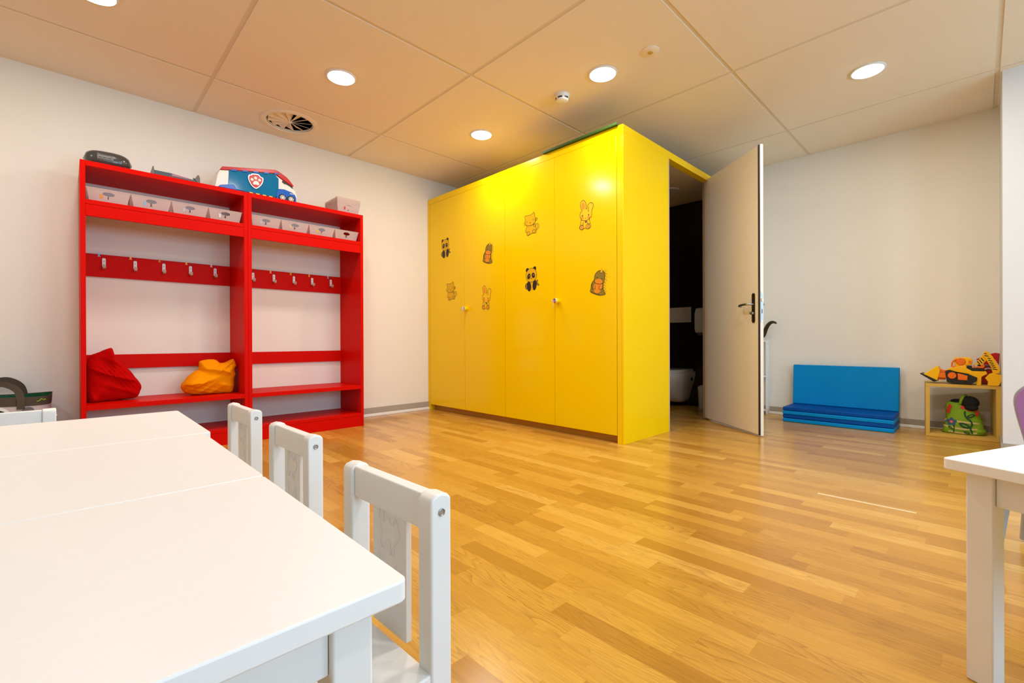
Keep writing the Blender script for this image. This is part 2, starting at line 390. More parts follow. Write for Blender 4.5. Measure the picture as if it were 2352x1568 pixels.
# ceiling tiles with the flush rails between them
gx = [2.006+1.272*k for k in range(-4, 4)]; gy = [2.464+1.272*k for k in range(-5, 3)]
mb = MB(); bw = 0.013
VENT = (1.350, 4.050, 0.172)
def tile(x0, x1, y0, y1):
    x0 = max(x0, XL); x1 = min(x1, XR); y0 = max(y0, YW); y1 = min(y1, YA)
    if x1-x0 < .02 or y1-y0 < .02: return
    if x0 < VENT[0] < x1 and y0 < VENT[1] < y1:
        n = 40; ring = ell(VENT[0], VENT[1], VENT[2], VENT[2], n); out = []
        for p in ring:
            dx, dy = p[0]-VENT[0], p[1]-VENT[1]
            t = min(((x1 if dx > 0 else x0)-VENT[0])/dx if abs(dx) > 1e-9 else 1e9, ((y1 if dy > 0 else y0)-VENT[1])/dy if abs(dy) > 1e-9 else 1e9)
            out.append((VENT[0]+dx*t, VENT[1]+dy*t))
        # snap nearest ring points to the tile corners
        for c in ((x0, y0), (x1, y0), (x1, y1), (x0, y1)):
            k = min(range(n), key=lambda i: (out[i][0]-c[0])**2+(out[i][1]-c[1])**2); out[k] = c
        v = [(p[0], p[1], CEIL) for p in ring]+[(p[0], p[1], CEIL) for p in out]+[(p[0], p[1], CEIL+.012) for p in out]+[(p[0], p[1], CEIL+.012) for p in ring]
        f = []
        for i in range(n):
            j = (i+1) % n
            f += [(i, j, n+j, n+i), (n+i, n+j, 2*n+j, 2*n+i), (2*n+i, 2*n+j, 3*n+j, 3*n+i), (3*n+i, 3*n+j, j, i)]
        mb.add(v, f, 0)
    else: mb.box(x0, x1, y0, y1, CEIL, CEIL+.012, 0)
ex = [-9]+gx+[9]; ey = [-9]+gy+[9]
for i in range(len(ex)-1):
    for j in range(len(ey)-1):
        tile(ex[i]+bw, ex[i+1]-bw, ey[j]+bw, ey[j+1]-bw)
for x in gx: mb.box(x-bw-.004, x+bw+.004, YW, YA, CEIL+.0035, CEIL+.010, 1) if XL < x < XR else None
for y in gy: mb.box(XL, XR, y-bw-.004, y+bw+.004, CEIL+.0042, CEIL+.0101, 1) if YW < y < YA else None
mb.box(XL-.1, XR+.1, YW-.1, YA+.1, CEIL+.18, CEIL+.22, 0)
st(mb.build('ceiling', ['ceil', 'tbar'], smooth=False), 'suspended ceiling of large square tiles')
st(MB().box(XL-.1, XR+.1, YA, YA+.1, 0, CEIL+.2).build('wall_left', 'wall'))
st(MB().box(XR, XR+.1, YP-.1, YA, 0, CEIL+.2).build('wall_right', 'wall'))
st(MB().box(XP, XR, YW, YP, 0, CEIL+.2).build('wall_near_right', mat('plain_white_paint', (0.76, 0.76, 0.77), 0.75, bump=0.12, bscale=260, var=0.02)))
st(MB().box(XL-.1, XL, YW, YA, 0, CEIL+.2).build('wall_behind_left', 'wall'))
mb = MB()
WZ0, WZ1 = 0.9, 2.35; wins = [(-0.3, 1.5), (2.1, 3.9)]
mb.box(XL, wins[0][0], YW-.2, YW, 0, CEIL+.2).box(wins[0][1], wins[1][0], YW-.2, YW, 0, CEIL+.2).box(wins[1][1], XP, YW-.2, YW, 0, CEIL+.2)
for a, b in wins: mb.box(a, b, YW-.2, YW, 0, WZ0).box(a, b, YW-.2, YW, WZ1, CEIL+.2)
st(mb.build('wall_back', 'wall'))
for i, (a, b) in enumerate(wins):
    w = st(thing('window_%d' % (i+1), (a, YW-.12, WZ0), 'white framed window behind the camera', 'window')); del w['category']
    mb = MB(); ww = b-a; hh = WZ1-WZ0
    mb.box(0, ww, 0, .06, 0, .06).box(0, ww, 0, .06, hh-.06, hh).box(0, .06, 0, .06, .06, hh-.06).box(ww-.06, ww, 0, .06, .06, hh-.06).box(ww/2-.03, ww/2+.03, 0, .06, .06, hh-.06)
    mb.build('window_frame', 'white', w); MB().box(.06, ww-.06, .025, .031, .06, hh-.06).build('pane', 'glass', w)
# skirting with the small white cable duct below it
def skirt(name, a, b, ax):
    mb = MB()
    if ax == 'y':   # along a wall facing -y
        mb.box(a, b, YA-.012, YA, 0.028, .088, 0); mb.prism([(YA, .0), (YA-.024, .0), (YA-.024, .012), (YA-.016, .028), (YA, .028)], 'x', a, b, 1)
    else:
        mb.box(XR-.012, XR, a, b, 0.026, .076, 0); mb.prism([(XR, .0), (XR-.024, .0), (XR-.024, .012), (XR-.016, .026), (XR, .026)], 'y', a, b, 1)
    return st(mb.build(name, ['base', 'conduit'], bevel=.002))
skirt('baseboard_left', XL, 2.95, 'y'); skirt('baseboard_right', YP, 1.80, 'x')
mb = MB(); mb.box(XP-.012, XP, YW, YP, 0, .06); mb.box(XP-.012, XR-.03, YP, YP+.010, 0, .06)
st(mb.build('baseboard_near_right', 'base', bevel=.002))
st(MB().box(XL, wins[1][1], YW, YW+.012, 0, .07).build('baseboard_back', 'base'))
# washroom box: right wall part beyond the door, fascia, inner walls and ceiling
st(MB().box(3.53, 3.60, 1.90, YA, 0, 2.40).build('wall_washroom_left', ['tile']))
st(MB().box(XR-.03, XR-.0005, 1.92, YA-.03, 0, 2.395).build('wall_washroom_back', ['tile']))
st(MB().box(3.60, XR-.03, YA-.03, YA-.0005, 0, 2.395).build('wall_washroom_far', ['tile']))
st(MB().box(4.52, XR, 1.845, 1.92, 0, 2.315).build('wall_washroom_front', 'wall'))
st(MB().box(3.53, XR, 1.91, YA, 2.40, 2.43).build('ceiling_washroom', 'ceil'))
st(MB().box(3.001, XR-.001, 1.845, 1.908, 2.315, 2.375).build('trim_1', 'yellow', bevel=.0015), 'yellow fascia above the washroom doorway')
mb = MB(); mb.box(3.652, 3.672, 1.847, 1.91, 0, 2.314); mb.box(4.49, 4.519, 1.850, 1.915, 0, 2.314)
st(mb.build('trim_2', 'dooredge', bevel=.002), 'door lining')

# ------------------------------------------------------------------ ceiling fittings
def ceiling_lamp(x, y, label, vis=True):
    t = thing('ceiling_light', (x, y, CEIL), label, 'ceiling light', 'round recessed ceiling lights')
    MB().lathe([(.086, 0), (.100, 0), (.101, -.003), (.097, -.007), (.089, -.008), (.086, -.006)], (0, 0, 0), n=40).build('rim', 'whiteplastic', t)
    MB().lathe([(.088, -.0005), (.0875, -.009), (.080, -.013), (.05, -.0155), (.0001, -.016)], (0, 0, 0), n=40).build('diffuser', 'lamp', t)
    ld = bpy.data.lights.new('lamp_light', 'AREA'); ld.shape = 'DISK'; ld.size = .16; ld.energy = LAMP_W; ld.color = LAMP_C
    lo = bpy.data.objects.new('lamp_light', ld); COL.objects.link(lo); lo.parent = t; lo.location = (0, 0, -.024)
lx = [0.098, 1.375, 2.655, 3.93]; ly = [3.107, 1.82, 0.54, -0.74, -1.9]
labs = {(1, 0): 'round glowing ceiling light above the right half of the red coat rack', (2, 0): 'round glowing ceiling light closest to the far left corner, in front of the yellow cupboard',
        (2, 1): 'round glowing ceiling light near the smoke detector, before the front corner of the yellow cupboard', (3, 2): 'round glowing ceiling light at the right, above the folded blue mat',
        (0, 0): 'ceiling light cut by the top edge at the far left', (1, 1): 'ceiling light cut by the top edge near the middle', (2, 2): 'ceiling light cut by the top edge at the right of the middle'}
for i, x in enumerate(lx):
    for j, y in enumerate(ly):
        if (i, j) in ((3, 0), (3, 1)) or (i == 0 and j > 0) or j == 4 or (i == 3 and j == 3): continue
        if (i, j) == (0, 0): x_, y_ = 0.11, 3.25
        else: x_, y_ = x, y
        ceiling_lamp(x_, y_, labs.get((i, j), 'round ceiling light outside the picture, row %s from the window' % ['one', 'two', 'three', 'four', 'five'][4-j]+' column '+['one', 'two', 'three', 'four'][i]))
added_left_lamp = ceiling_lamp(-1.17, 3.107, 'added round ceiling light out of view, brightening the left wall')  # unseen lamp added to brighten the far end of the left wall
# swirl vent
t = thing('air_vent', (VENT[0], VENT[1], CEIL), 'round beige swirl air vent in the ceiling above the red coat rack', 'air vent')
MB().lathe([(.173, .0), (.222, 0), (.223, -.002), (.216, -.006), (.186, -.009), (.180, -.007), (.1745, .004), (.174, .013)], (0, 0, 0), n=48, cap=False).build('frame', 'ceil', t)
MB().lathe([(.0001, .13), (.1735, .13), (.1735, .0132)], (0, 0, 0), n=40, cap=False).build('duct', 'black', t)
for k in range(12):
    a = 2*math.pi*k/12
    mb = MB(); ca, sa = math.cos(a), math.sin(a); da = R(25)
    P = lambda r_, b_, z_: (r_*math.cos(b_), r_*math.sin(b_), z_)
    mb.add([P(.012, a, .001), P(.168, a, .000), P(.168, a+da, .034), P(.012, a+da, .006), P(.012, a, .0025), P(.168, a, .0018), P(.168, a+da, .0358), P(.012, a+da, .0075)],
           [(0, 1, 2, 3), (7, 6, 5, 4), (0, 4, 5, 1), (1, 5, 6, 2), (2, 6, 7, 3), (3, 7, 4, 0)])
    mb.build('vane', 'ceil', t)
MB().lathe([(.0001, -.002), (.016, -.001), (.018, .004), (.016, .03)], (0, 0, 0), n=20).build('hub', 'ceil', t)
t = thing('smoke_detector', (2.668, 2.19, CEIL), 'small white smoke detector with dark slots on the ceiling', 'smoke detector')
MB().lathe([(.055, 0), (.056, -.006), (.052, -.012), (.050, -.024), (.046, -.040), (.043, -.046), (.034, -.05), (.0001, -.051)], (0, 0, 0), n=36).build('housing', 'whiteplastic', t)
mb = MB()
for a0 in range(0, 360, 60):
    pts = []
    for s_ in range(7):
        a = R(a0+s_*6.5); pts.append(a)
    v = []
    for a in pts: v += [(.0512*math.cos(a), .0512*math.sin(a), -.027), (.0485*math.cos(a), .0485*math.sin(a), -.037)]
    mb.add(v, [(2*i, 2*i+2, 2*i+3, 2*i+1) for i in range(6)])
mb.build('slot', 'black', t)
t = thing('emergency_light', (2.666, 1.466, CEIL), 'small flush round white fitting with central lens on the ceiling', 'ceiling fitting')
MB().lathe([(.055, 0), (.056, -.003), (.050, -.006), (.018, -.010)], (0, 0, 0), n=32).build('cover', 'ceil', t)
MB().lathe([(.018, -.0095), (.016, -.014), (.008, -.016), (.0001, -.0165)], (0, 0, 0), n=20).build('lens', 'boxyel', t)
t = thing('ceiling_light', (4.70, 2.36, 2.40), 'unlit round ceiling light inside the dark washroom', 'ceiling light')
MB().lathe([(.075, 0), (.095, 0), (.096, -.004), (.088, -.010), (.075, -.010)], (0, 0, 0), n=32).build('rim', 'whiteplastic', t)
MB().lathe([(.0001, -.006), (.076, -.006)], (0, 0, 0), n=32).build('diffuser', 'lampoff', t)

# ------------------------------------------------------------------ yellow cupboard
wd = thing('wardrobe', (2.95, 1.845, 0), 'tall bright yellow cupboard of four doors with animal stickers against the far corner', 'cupboard')
YL = YA-1.845-.002
MB().box(0, .70, 0, .018, 0, 2.315).build('side_panel', 'yellow', wd, bevel=.0015)
MB().box(0, .0185, .0185, .055, 0, 2.315).box(.0185, .055, .0185, .055, 0, 2.3).build('stile', 'yellow', wd, bevel=.001)
MB().box(0, .57, YL-.043, YL, 0, 2.315).build('side_panel', 'yellow', wd, bevel=.0015)
MB().box(0, .05, 0, YL, 2.3165, 2.375).build('fascia', 'yellow', wd, bevel=.0015)
MB().box(.051, .57, .02, YL, 2.318, 2.340).build('top_panel', 'yellow', wd)
MB().box(.025, .57, .056, YL-.044, .062, .08).build('bottom_panel', 'yellow', wd)
MB().box(.06, .08, .056, YL-.044, 0, .061).build('plinth', 'brownwood', wd, bevel=.001)
MB().box(.555, .57, .02, YL-.02, .081, 2.317).build('back_panel', 'yellow', wd)
ed = [1.9025, 2.511, 3.1195, 3.727, 4.3525]; doors = []
for k in range(4):
    a, b = ed[k]-1.845+.0015, ed[k+1]-1.845-.0015
    o = MB().box(-.001, .018, a, b, .060, 2.3145).build('door', 'yellow', wd, bevel=.0012); doors.append(o)
# round knobs with keyed cylinders, and the keys hanging in them
def knob(d, y, zz):
    mb = MB(); p = (-.001, y, zz)
    mb.lathe([(.0001, 0), (.017, 0), (.019, -.004), (.020, -.012), (.024, -.028), (.025, -.040), (.023, -.046)], p, 'x', 28, 0)
    mb.lathe([(.023, -.0458), (.020, -.050), (.009, -.052), (.0001, -.052)], p, 'x', 28, 1)
    mb.build('knob', ['yellow', 'chrome'], d)
knob(doors[0], 2.470-1.845, 1.105); knob(doors[2], 3.690-1.845, 1.105)
def key(y, label):
    t = thing('key', (2.95-.053, y, 1.105), label, 'key', 'keys in the cupboard knobs')
    mb = MB(); mb.box(-.008, .006, -.0012, .0012, -.003, .003); mb.tube([(-.018+.009*math.cos(a), 0, .009*math.sin(a)) for a in [i*2*math.pi/16 for i in range(16)]], .002, 8, closed=True)
    mb.build('key_bow', 'chrome', t)
    mb = MB()
    for i in range(7):
        mb.tube([(-.018+.003*math.cos(a)*(i % 2), .003*math.cos(a)*((i+1) % 2), -.012-i*.0075+.005*math.sin(a)) for a in [j*2*math.pi/10 for j in range(10)]], .0009, 6, closed=True)
    mb.build('chain', 'brass', t)
key(2.470, 'small key with chain in the right-hand knob of the yellow cupboard'); key(3.690, 'small key with chain in the left-hand knob of the yellow cupboard')

def sticker(kind, door, yc, zc):
    fn = lambda u, v, d: (-.0012-d*.00035, (yc-1.845)-u, zc+v)
    mb = MB(); LW = .0032
    mats = ['ink', 'tan', 'tanlt', 'sorange', 'solive']
    def E(cx, cy, rx, ry, d, mi, rot=0): mb.flat(ell(cx, cy, rx, ry, 22, rot), fn, d, mi)
    def RB(p, d=4, c=False, w=LW): mb.ribbon(spl(p, 4, c), w, fn, d, 0, c)
    if kind == 'bunny':
        o = spl([(-.038, .051), (-.052, .082), (-.052, .113), (-.038, .128), (-.019, .127), (-.004, .109), (.002, .08), (0, .059), (.009, .057), (.019, .082), (.038, .097), (.056, .094), (.069, .081), (.069, .056), (.056, .032), (.056, .007), (.052, -.013), (.033, -.028), (.037, -.044), (.041, -.063), (.044, -.075), (.044, -.092), (.029, -.104), (.014, -.103), (-.001, -.096), (-.02, -.095), (-.039, -.103), (-.058, -.094), (-.063, -.078), (-.055, -.062), (-.052, -.039), (-.045, -.022), (-.052, -.005), (-.059, .015), (-.054, .036)])
        mb.flat(o, fn, 1, 2); mb.ribbon(o, LW, fn, 4, 0, True)
        E(-.027, .085, .014, .030, 2, 3, .1); RB([(.028, .03), (.022, .045), (.028, .068)])
        RB([(-.045, -.02), (-.02, -.033), (.012, -.034), (.036, -.026)])
        for a, b in ((-.033, .009), (.027, .004)): E(a, b, .005, .006, 5, 0)
        for a, b in ((-.036, -.008), (.028, -.016)): E(a, b, .014, .010, 2, 3)
        E(-.004, -.015, .003, .002, 5, 0)
        mb.flat([(.001+(.014 if i % 2 == 0 else .005)*math.cos(i*math.pi/5+.3), -.045+(.012 if i % 2 == 0 else .005)*math.sin(i*math.pi/5+.3)) for i in range(10)], fn, 5, 0)
        for a, b in ((-.041, -.082), (.018, -.085)): E(a, b, .013, .014, 2, 3); mb.ribbon(ell(a, b, .019, .019), LW*.8, fn, 5, 0, True)
        RB([(-.030, -.045), (-.024, -.055), (-.030, -.066), (-.045, -.066)]); RB([(.018, -.045), (.014, -.055), (.02, -.064), (.036, -.068)])
    elif kind == 'panda':
        E(-.052, .083, .020, .020, 1, 0); E(.036, .090, .019, .019, 1, 0)
        E(-.004, .035, .066, .062, 3, 1); mb.ribbon(ell(-.004, .035, .066, .062, 30), LW, fn, 4, 0, True)
        E(-.033, .027, .019, .026, 5, 0, -.4); E(.021, .031, .019, .024, 5, 0, .3)
        E(-.029, .031, .004, .004, 6, 2); E(.024, .034, .004, .004, 6, 2)
        mb.flat([(-.012, .009), (.006, .010), (-.003, .001)], fn, 5, 0)
        mb.flat(spl([(-.045, -.020), (.036, -.014), (.045, -.05), (.035, -.09), (-.02, -.095), (-.05, -.06)]), fn, 1, 1)
        E(-.033, -.062, .026, .045, 2, 0, .12); E(.035, -.056, .024, .046, 2, 0, -.1)
        for a, b, r_ in ((-.066, -.045, .7), (-.068, -.072, 2.2), (.062, -.028, 1.0), (.072, -.052, 2.6)):
            E(a, b, .019, .009, 0, 4, r_); mb.ribbon(ell(a, b, .019, .009, 16, r_), LW*.7, fn, .5, 0, True)
    elif kind == 'cat':
        o = [(-.083, .078), (-.076, .085), (-.042, .081), (.005, .085), (.027, .098), (.036, .086), (.038, .065), (.047, .039), (.042, .006), (.014, -.009), (-.028, -.012), (-.062, -.002), (-.078, .025), (-.076, .053)]
        b = spl([(-.055, -.007), (-.064, -.03), (-.075, -.049), (-.069, -.063), (-.053, -.07), (-.055, -.087), (-.043, -.097), (-.024, -.092), (-.005, -.088), (.019, -.085), (.042, -.088), (.056, -.082), (.056, -.061), (.052, -.036), (.045, -.015), (.014, -.009), (-.028, -.012)])
        tl = spl([(.052, -.061), (.070, -.047), (.072, -.027), (.060, -.008), (.080, -.012), (.091, -.03), (.086, -.049), (.062, -.066)])
        mb.flat(tl, fn, 0, 1); mb.ribbon(tl, LW*.8, fn, .6, 0, True)
        mb.flat(b, fn, 1, 1); mb.ribbon(b, LW, fn, 2, 0, True); o = spl(o); mb.flat(o, fn, 3, 1); mb.ribbon(o, LW, fn, 4, 0, True)
        for p in ([(-.060, .031), (-.048, .025), (-.058, .019)], [(.026, .042), (.014, .036), (.024, .029)]): mb.ribbon(p, LW*.8, fn, 5, 0)
        mb.ribbon(ell(-.014, .012, .006, .006, 12), LW*.7, fn, 5, 0, True)
        for p in ([(-.097, .022), (-.078, .026)], [(-.093, .006), (-.074, .014)], [(.046, .030), (.070, .044)], [(.044, .02), (.074, .03)], [(-.088, -.006), (-.066, .004)]): mb.ribbon(p, LW*.7, fn, 6, 0)
        RB([(.030, .004), (.026, -.018), (.038, -.032), (.05, -.022), (.05, 0)]); mb.ribbon(ell(.058, .030, .010, .014, 14, -.7), LW*.7, fn, 5, 0, True)
        mb.ribbon(ell(-.038, -.078, .017, .017), LW*.8, fn, 5, 0, True); mb.ribbon(ell(.030, -.070, .018, .016), LW*.8, fn, 5, 0, True)
    else:
        for (a, b), r_ in zip([(.060, .076), (.070, .053), (.071, .028), (.067, .005), (.058, -.017), (.054, -.038), (.056, -.058), (.062, -.076)], (1.0, .3, .0, -.1, -.1, -.1, -.1, -.2)):
            p = [(a-.018, b+.012), (a+.010, b+.003+.006*r_), (a-.014, b-.013)]; mb.flat(p, fn, 0, 2); mb.ribbon(p, LW*.8, fn, .5, 0, True)
        o = spl([(-.004, .087), (.018, .088), (.043, .079), (.057, .06), (.055, .036), (.05, .007), (.042, -.016), (.039, -.046), (.046, -.07), (.060, -.098), (.017, -.104), (-.008, -.099), (-.041, -.088), (-.07, -.075), (-.081, -.063), (-.074, -.042), (-.07, -.012), (-.055, .011), (-.043, .022), (-.04, .046), (-.029, .069)])
        mb.flat(o, fn, 1, 4); mb.ribbon(o, LW, fn, 4, 0, True)
        mb.flat(spl([(-.036, -.010), (.030, -.016), (.020, -.06), (-.005, -.085), (-.04, -.075), (-.048, -.04)]), fn, 2, 3)
        mb.flat(spl([(-.038, .012), (-.02, .024), (.010, .024), (.034, .004), (.030, -.010), (0, -.012), (-.028, -.004)]), fn, 3, 3)
        RB([(-.042, .020), (-.040, .004), (-.015, -.012), (.02, -.016), (.044, -.010)])
        p = [(.012, .074), (.030, .104), (.036, .070)]; mb.flat(p, fn, 5, 2); mb.ribbon(p, LW*.8, fn, 6, 0, True)
        for a, b in ((-.014, .038), (.028, .024), (-.006, .012), (.008, .008)): E(a, b, .0035 if b > .02 else .0018, .0045 if b > .02 else .0018, 5, 0)
        RB([(-.06, -.005), (-.066, -.03), (-.055, -.046), (-.034, -.05), (-.034, -.036), (-.030, -.02)]); RB([(.042, -.03), (.036, -.052), (.015, -.058), (.0, -.052), (.002, -.036), (.014, -.028)])
        RB([(-.072, -.07), (-.06, -.074), (-.05, -.086), (-.035, -.082), (-.02, -.096), (-.005, -.09), (.008, -.102)])
    o = mb.build('sticker', mats, door, smooth=False)
    o['label'] = {'bunny': 'sticker of a sitting rabbit with long ears', 'panda': 'sticker of a sitting panda with leaves', 'cat': 'line-drawn sticker of a sitting cat', 'dino': 'sticker of an olive and orange dinosaur'}[kind]
sticker('bunny', doors[0], 2.183, 1.759); sticker('dino', doors[0], 2.063, 1.225)
sticker('cat', doors[1], 2.775, 1.807); sticker('panda', doors[1], 2.775, 1.319)
sticker('dino', doors[2], 3.355, 1.629); sticker('bunny', doors[2], 3.385, 1.186)
sticker('panda', doors[3], 4.056, 1.781); sticker('cat', doors[3], 3.951, 1.306)
tag(MB().box(2.925, 3.12, 1.885, 2.625, 2.3755, 2.381).box(2.925, 2.929, 1.885, 2.625, 2.3812, 2.392).build('board', 'greenboard', bevel=.0008), 'thin dark green board lying on top of the yellow cupboard', 'board')

# ------------------------------------------------------------------ washroom door
hx, hy = 4.478, 1.880; ang = math.atan2(1.228-hy, 3.962-hx); LEN = math.hypot(1.228-hy, 3.962-hx)
dr = thing('door_1', (hx, hy, 0), 'pale flush door standing open beside the yellow cupboard', 'door', rz=ang); del dr['category']; st(dr)
# local: x along leaf, +y / -y are the two faces; the face seen by the camera is local -y
MB().box(0, LEN, 0, .026, .008, 2.335).build('door_leaf', 'door', dr, bevel=.0015)
mb = MB(); mb.box(.004, LEN-.016, -.013, -.0002, .018, 2.318, 0); mb.box(LEN-.0158, LEN-.012, -.0125, -.0002, .018, 2.318, 1)
mb.build('door_rebate', ['door', 'dooredge'], dr, bevel=.0008)
MB().box(LEN-.0119, LEN-.001, -.010, -.0003, .012, 2.33).build('door_seal', 'darkseal', dr)
MB().box(-.010, .0038, -.014, .02, .01, 2.32).build('door_edge', 'dooredge', dr)
def lever(side):
    yb = -.0132 if side < 0 else .0262; s_ = side
    mb = MB(); xk = LEN-.064
    pts = [(xk+.018*math.cos(a), .018*math.sin(a)) for a in [R(d) for d in range(0, 181, 15)]]
    pts = [(p[0], 1.135+p[1]) for p in pts]+[(p[0], 0.930-p[1]+0) for p in [(xk-.018*math.cos(a), .018*math.sin(a)) for a in [R(d) for d in range(0, 181, 15)]]]
    mb.prism(pts, 'y', yb, yb+s_*.007, 0)
    return mb, xk, yb
for s_ in (-1, 1):
    mb, xk, yb = lever(s_); bp_ = mb.build('handle_plate', 'bronze', dr, bevel=.001)
    mb = MB(); mb.tube(spl([(xk, yb+s_*.006, 1.063), (xk, yb+s_*.035, 1.063), (xk-.012, yb+s_*.050, 1.063), (xk-.04, yb+s_*.055, 1.063), (xk-.09, yb+s_*.056, 1.060), (xk-.118, yb+s_*.050, 1.056), (xk-.128, yb+s_*.030, 1.053)], 5, False), .0095, 14)
    mb.build('door_handle', 'steel', dr)
    MB().cyl((xk, yb+s_*.006, .990), (xk, yb+s_*.024, .990), .013).box(xk-.018, xk-.002, yb+s_*.012, yb+s_*.026, .982, .998).build('turn_knob', 'steel', dr, bevel=.001)
mb = MB(); mb.box(LEN+.0001, LEN+.0022, .003, .0215, .915, 1.160, 0); mb.box(LEN+.002, LEN+.012, .005, .019, 1.080, 1.105, 1); mb.box(LEN+.002, LEN+.003, .009, .015, .985, 1.02, 2)
for zz in (.922, 1.152): mb.cyl((LEN+.002, .012, zz), (LEN+.0035, .012, zz), .006, mi=3)
mb.build('lock_plate', ['steel', 'whiteplastic', 'black', 'chrome'], dr)

# ------------------------------------------------------------------ inside the washroom
tl = thing('toilet', (5.28, 2.52, 0), 'white wall-hung toilet with closed lid in the dark washroom', 'toilet')
def bowl_ring(z, xf, wid, xb=-.002, n=26):   # half-oval plan: back at the wall, rounded front
    pts = []
    for i in range(n+1):
        a = -math.pi/2+math.pi*i/n
        L_ = -xf; k = .55*L_
        pts.append((-k-(L_-k)*math.cos(a)*1.0 if True else 0, wid*math.sin(a), z))
    return [(xb, -wid*.98, z)]+pts+[(xb, wid*.98, z)]
secs = [(.045, -.13, .050), (.05, -.19, .080), (.07, -.25, .10), (.12, -.31, .115), (.20, -.38, .135), (.28, -.455, .165), (.35, -.505, .182), (.395, -.52, .185), (.405, -.515, .183)]
rings = [bowl_ring(*s_) for s_ in secs]; n = len(rings[0]); mb = MB(); v = [p for g in rings for p in g]
f = [(i*n+k, i*n+(k+1) % n, (i+1)*n+(k+1) % n, (i+1)*n+k) for i in range(len(rings)-1) for k in range(n)]+[list(range(n))[::-1], [(len(rings)-1)*n+k for k in range(n)]]
mb.add(v, f).build('bowl', 'porcelain', tl, angle=60)
for nm, zz, d in (('seat', .407, .0), ('lid', .424, .004)):
    a = bowl_ring(zz, -.52+d, .187-d, -.055); b = bowl_ring(zz+.014, -.52+d, .187-d, -.055); c = bowl_ring(zz+.018, -.50+d, .172-d, -.065); n = len(a)
    MB().add(a+b+c, [(i*n+k, i*n+(k+1) % n, (i+1)*n+(k+1) % n, (i+1)*n+k) for i in range(2) for k in range(n)]+[list(range(n))[::-1], [2*n+k for k in range(n)]]).build(nm, 'porcelain', tl, angle=50)
for sy in (-1, 1): MB().cyl((-.09, sy*.1495, .325), (-.09, sy*.178, .325), .022).build('bolt_cap', 'darkseal', tl)
fp = thing('flush_plate', (5.28, 2.521, 1.075), 'pale rectangular dual flush plate on the dark tiles above the toilet', 'flush plate')
MB().box(-.012, -.0005, -.135, .135, -.09, .09).build('plate', 'plate', fp, bevel=.003)
for yy, rr in ((.030, .052), (-.055, .040)):
    MB().lathe([(rr, -.0121), (rr, -.0135), (rr-.002, -.0137), (rr-.003, -.0128), (.0001, -.0128)], (0, yy, .0), 'x', 36).build('button', 'plate', fp)
    MB().tube([(-.0122, yy+rr*math.cos(R(a)), rr*math.sin(R(a))) for a in range(0, 360, 10)], .0012, 6, closed=True).build('button_groove', 'midgrey', fp)
dp = thing('paper_dispenser', (5.28, 2.19, .84), 'white paper dispenser on washroom wall, half hidden by the open door', 'dispenser')
MB().prism([(-.002, 0), (-.10, .02), (-.12, .06), (-.12, .24), (-.09, .30), (-.002, .31)], 'y', -.11, .11).build('cover', 'whiteplastic', dp, bevel=.012, seg=3)
MB().box(-.09, -.03, -.08, .08, -.012, .012).build('outlet', 'midgrey', dp)
bn = thing('waste_bin', (5.18, 2.19, 0), 'small white bin on the washroom floor behind the door edge', 'bin')
MB().lathe([(.062, 0), (.064, .004), (.072, .22), (.074, .225)], (0, 0, 0)).build('body', 'whiteplastic', bn)
MB().lathe([(.075, .226), (.073, .245), (.04, .262), (.0001, .266)], (0, 0, 0)).build('lid', 'whiteplastic', bn)

# ------------------------------------------------------------------ white shelf unit and cane behind the door
ws = thing('shelf_unit', (5.225, 1.555, 0), 'narrow white open shelf unit in the corner behind the open door', 'shelf')
MB().box(0, .07, 0, .016, 0, .77).build('side_panel', 'white', ws, bevel=.001); MB().box(0, .07, .264, .28, 0, .77).build('side_panel', 'white', ws, bevel=.001)
for z0 in (.03, .385, .754): MB().box(.002, .07, .0165, .2635, z0, z0+.016).build('shelf', 'white', ws, bevel=.001)
mb = MB(); P = spl([(5.25, 1.70, .785), (5.25, 1.64, .79), (5.24, 1.60, .81), (5.23, 1.58, .85), (5.22, 1.565, .89), (5.21, 1.54, .93), (5.20, 1.51, .953), (5.20, 1.48, .953), (5.20, 1.462, .94)], 4, False)
m_ = len(P); mb.tube(P, [.008+.012*math.sin(math.pi*min(1, i/(m_-1)*1.02)) for i in range(m_)], 12)
tag(mb.build('curved_handle', 'bronze'), 'dark curved handle sticking up above the white shelf behind the door', 'handle')

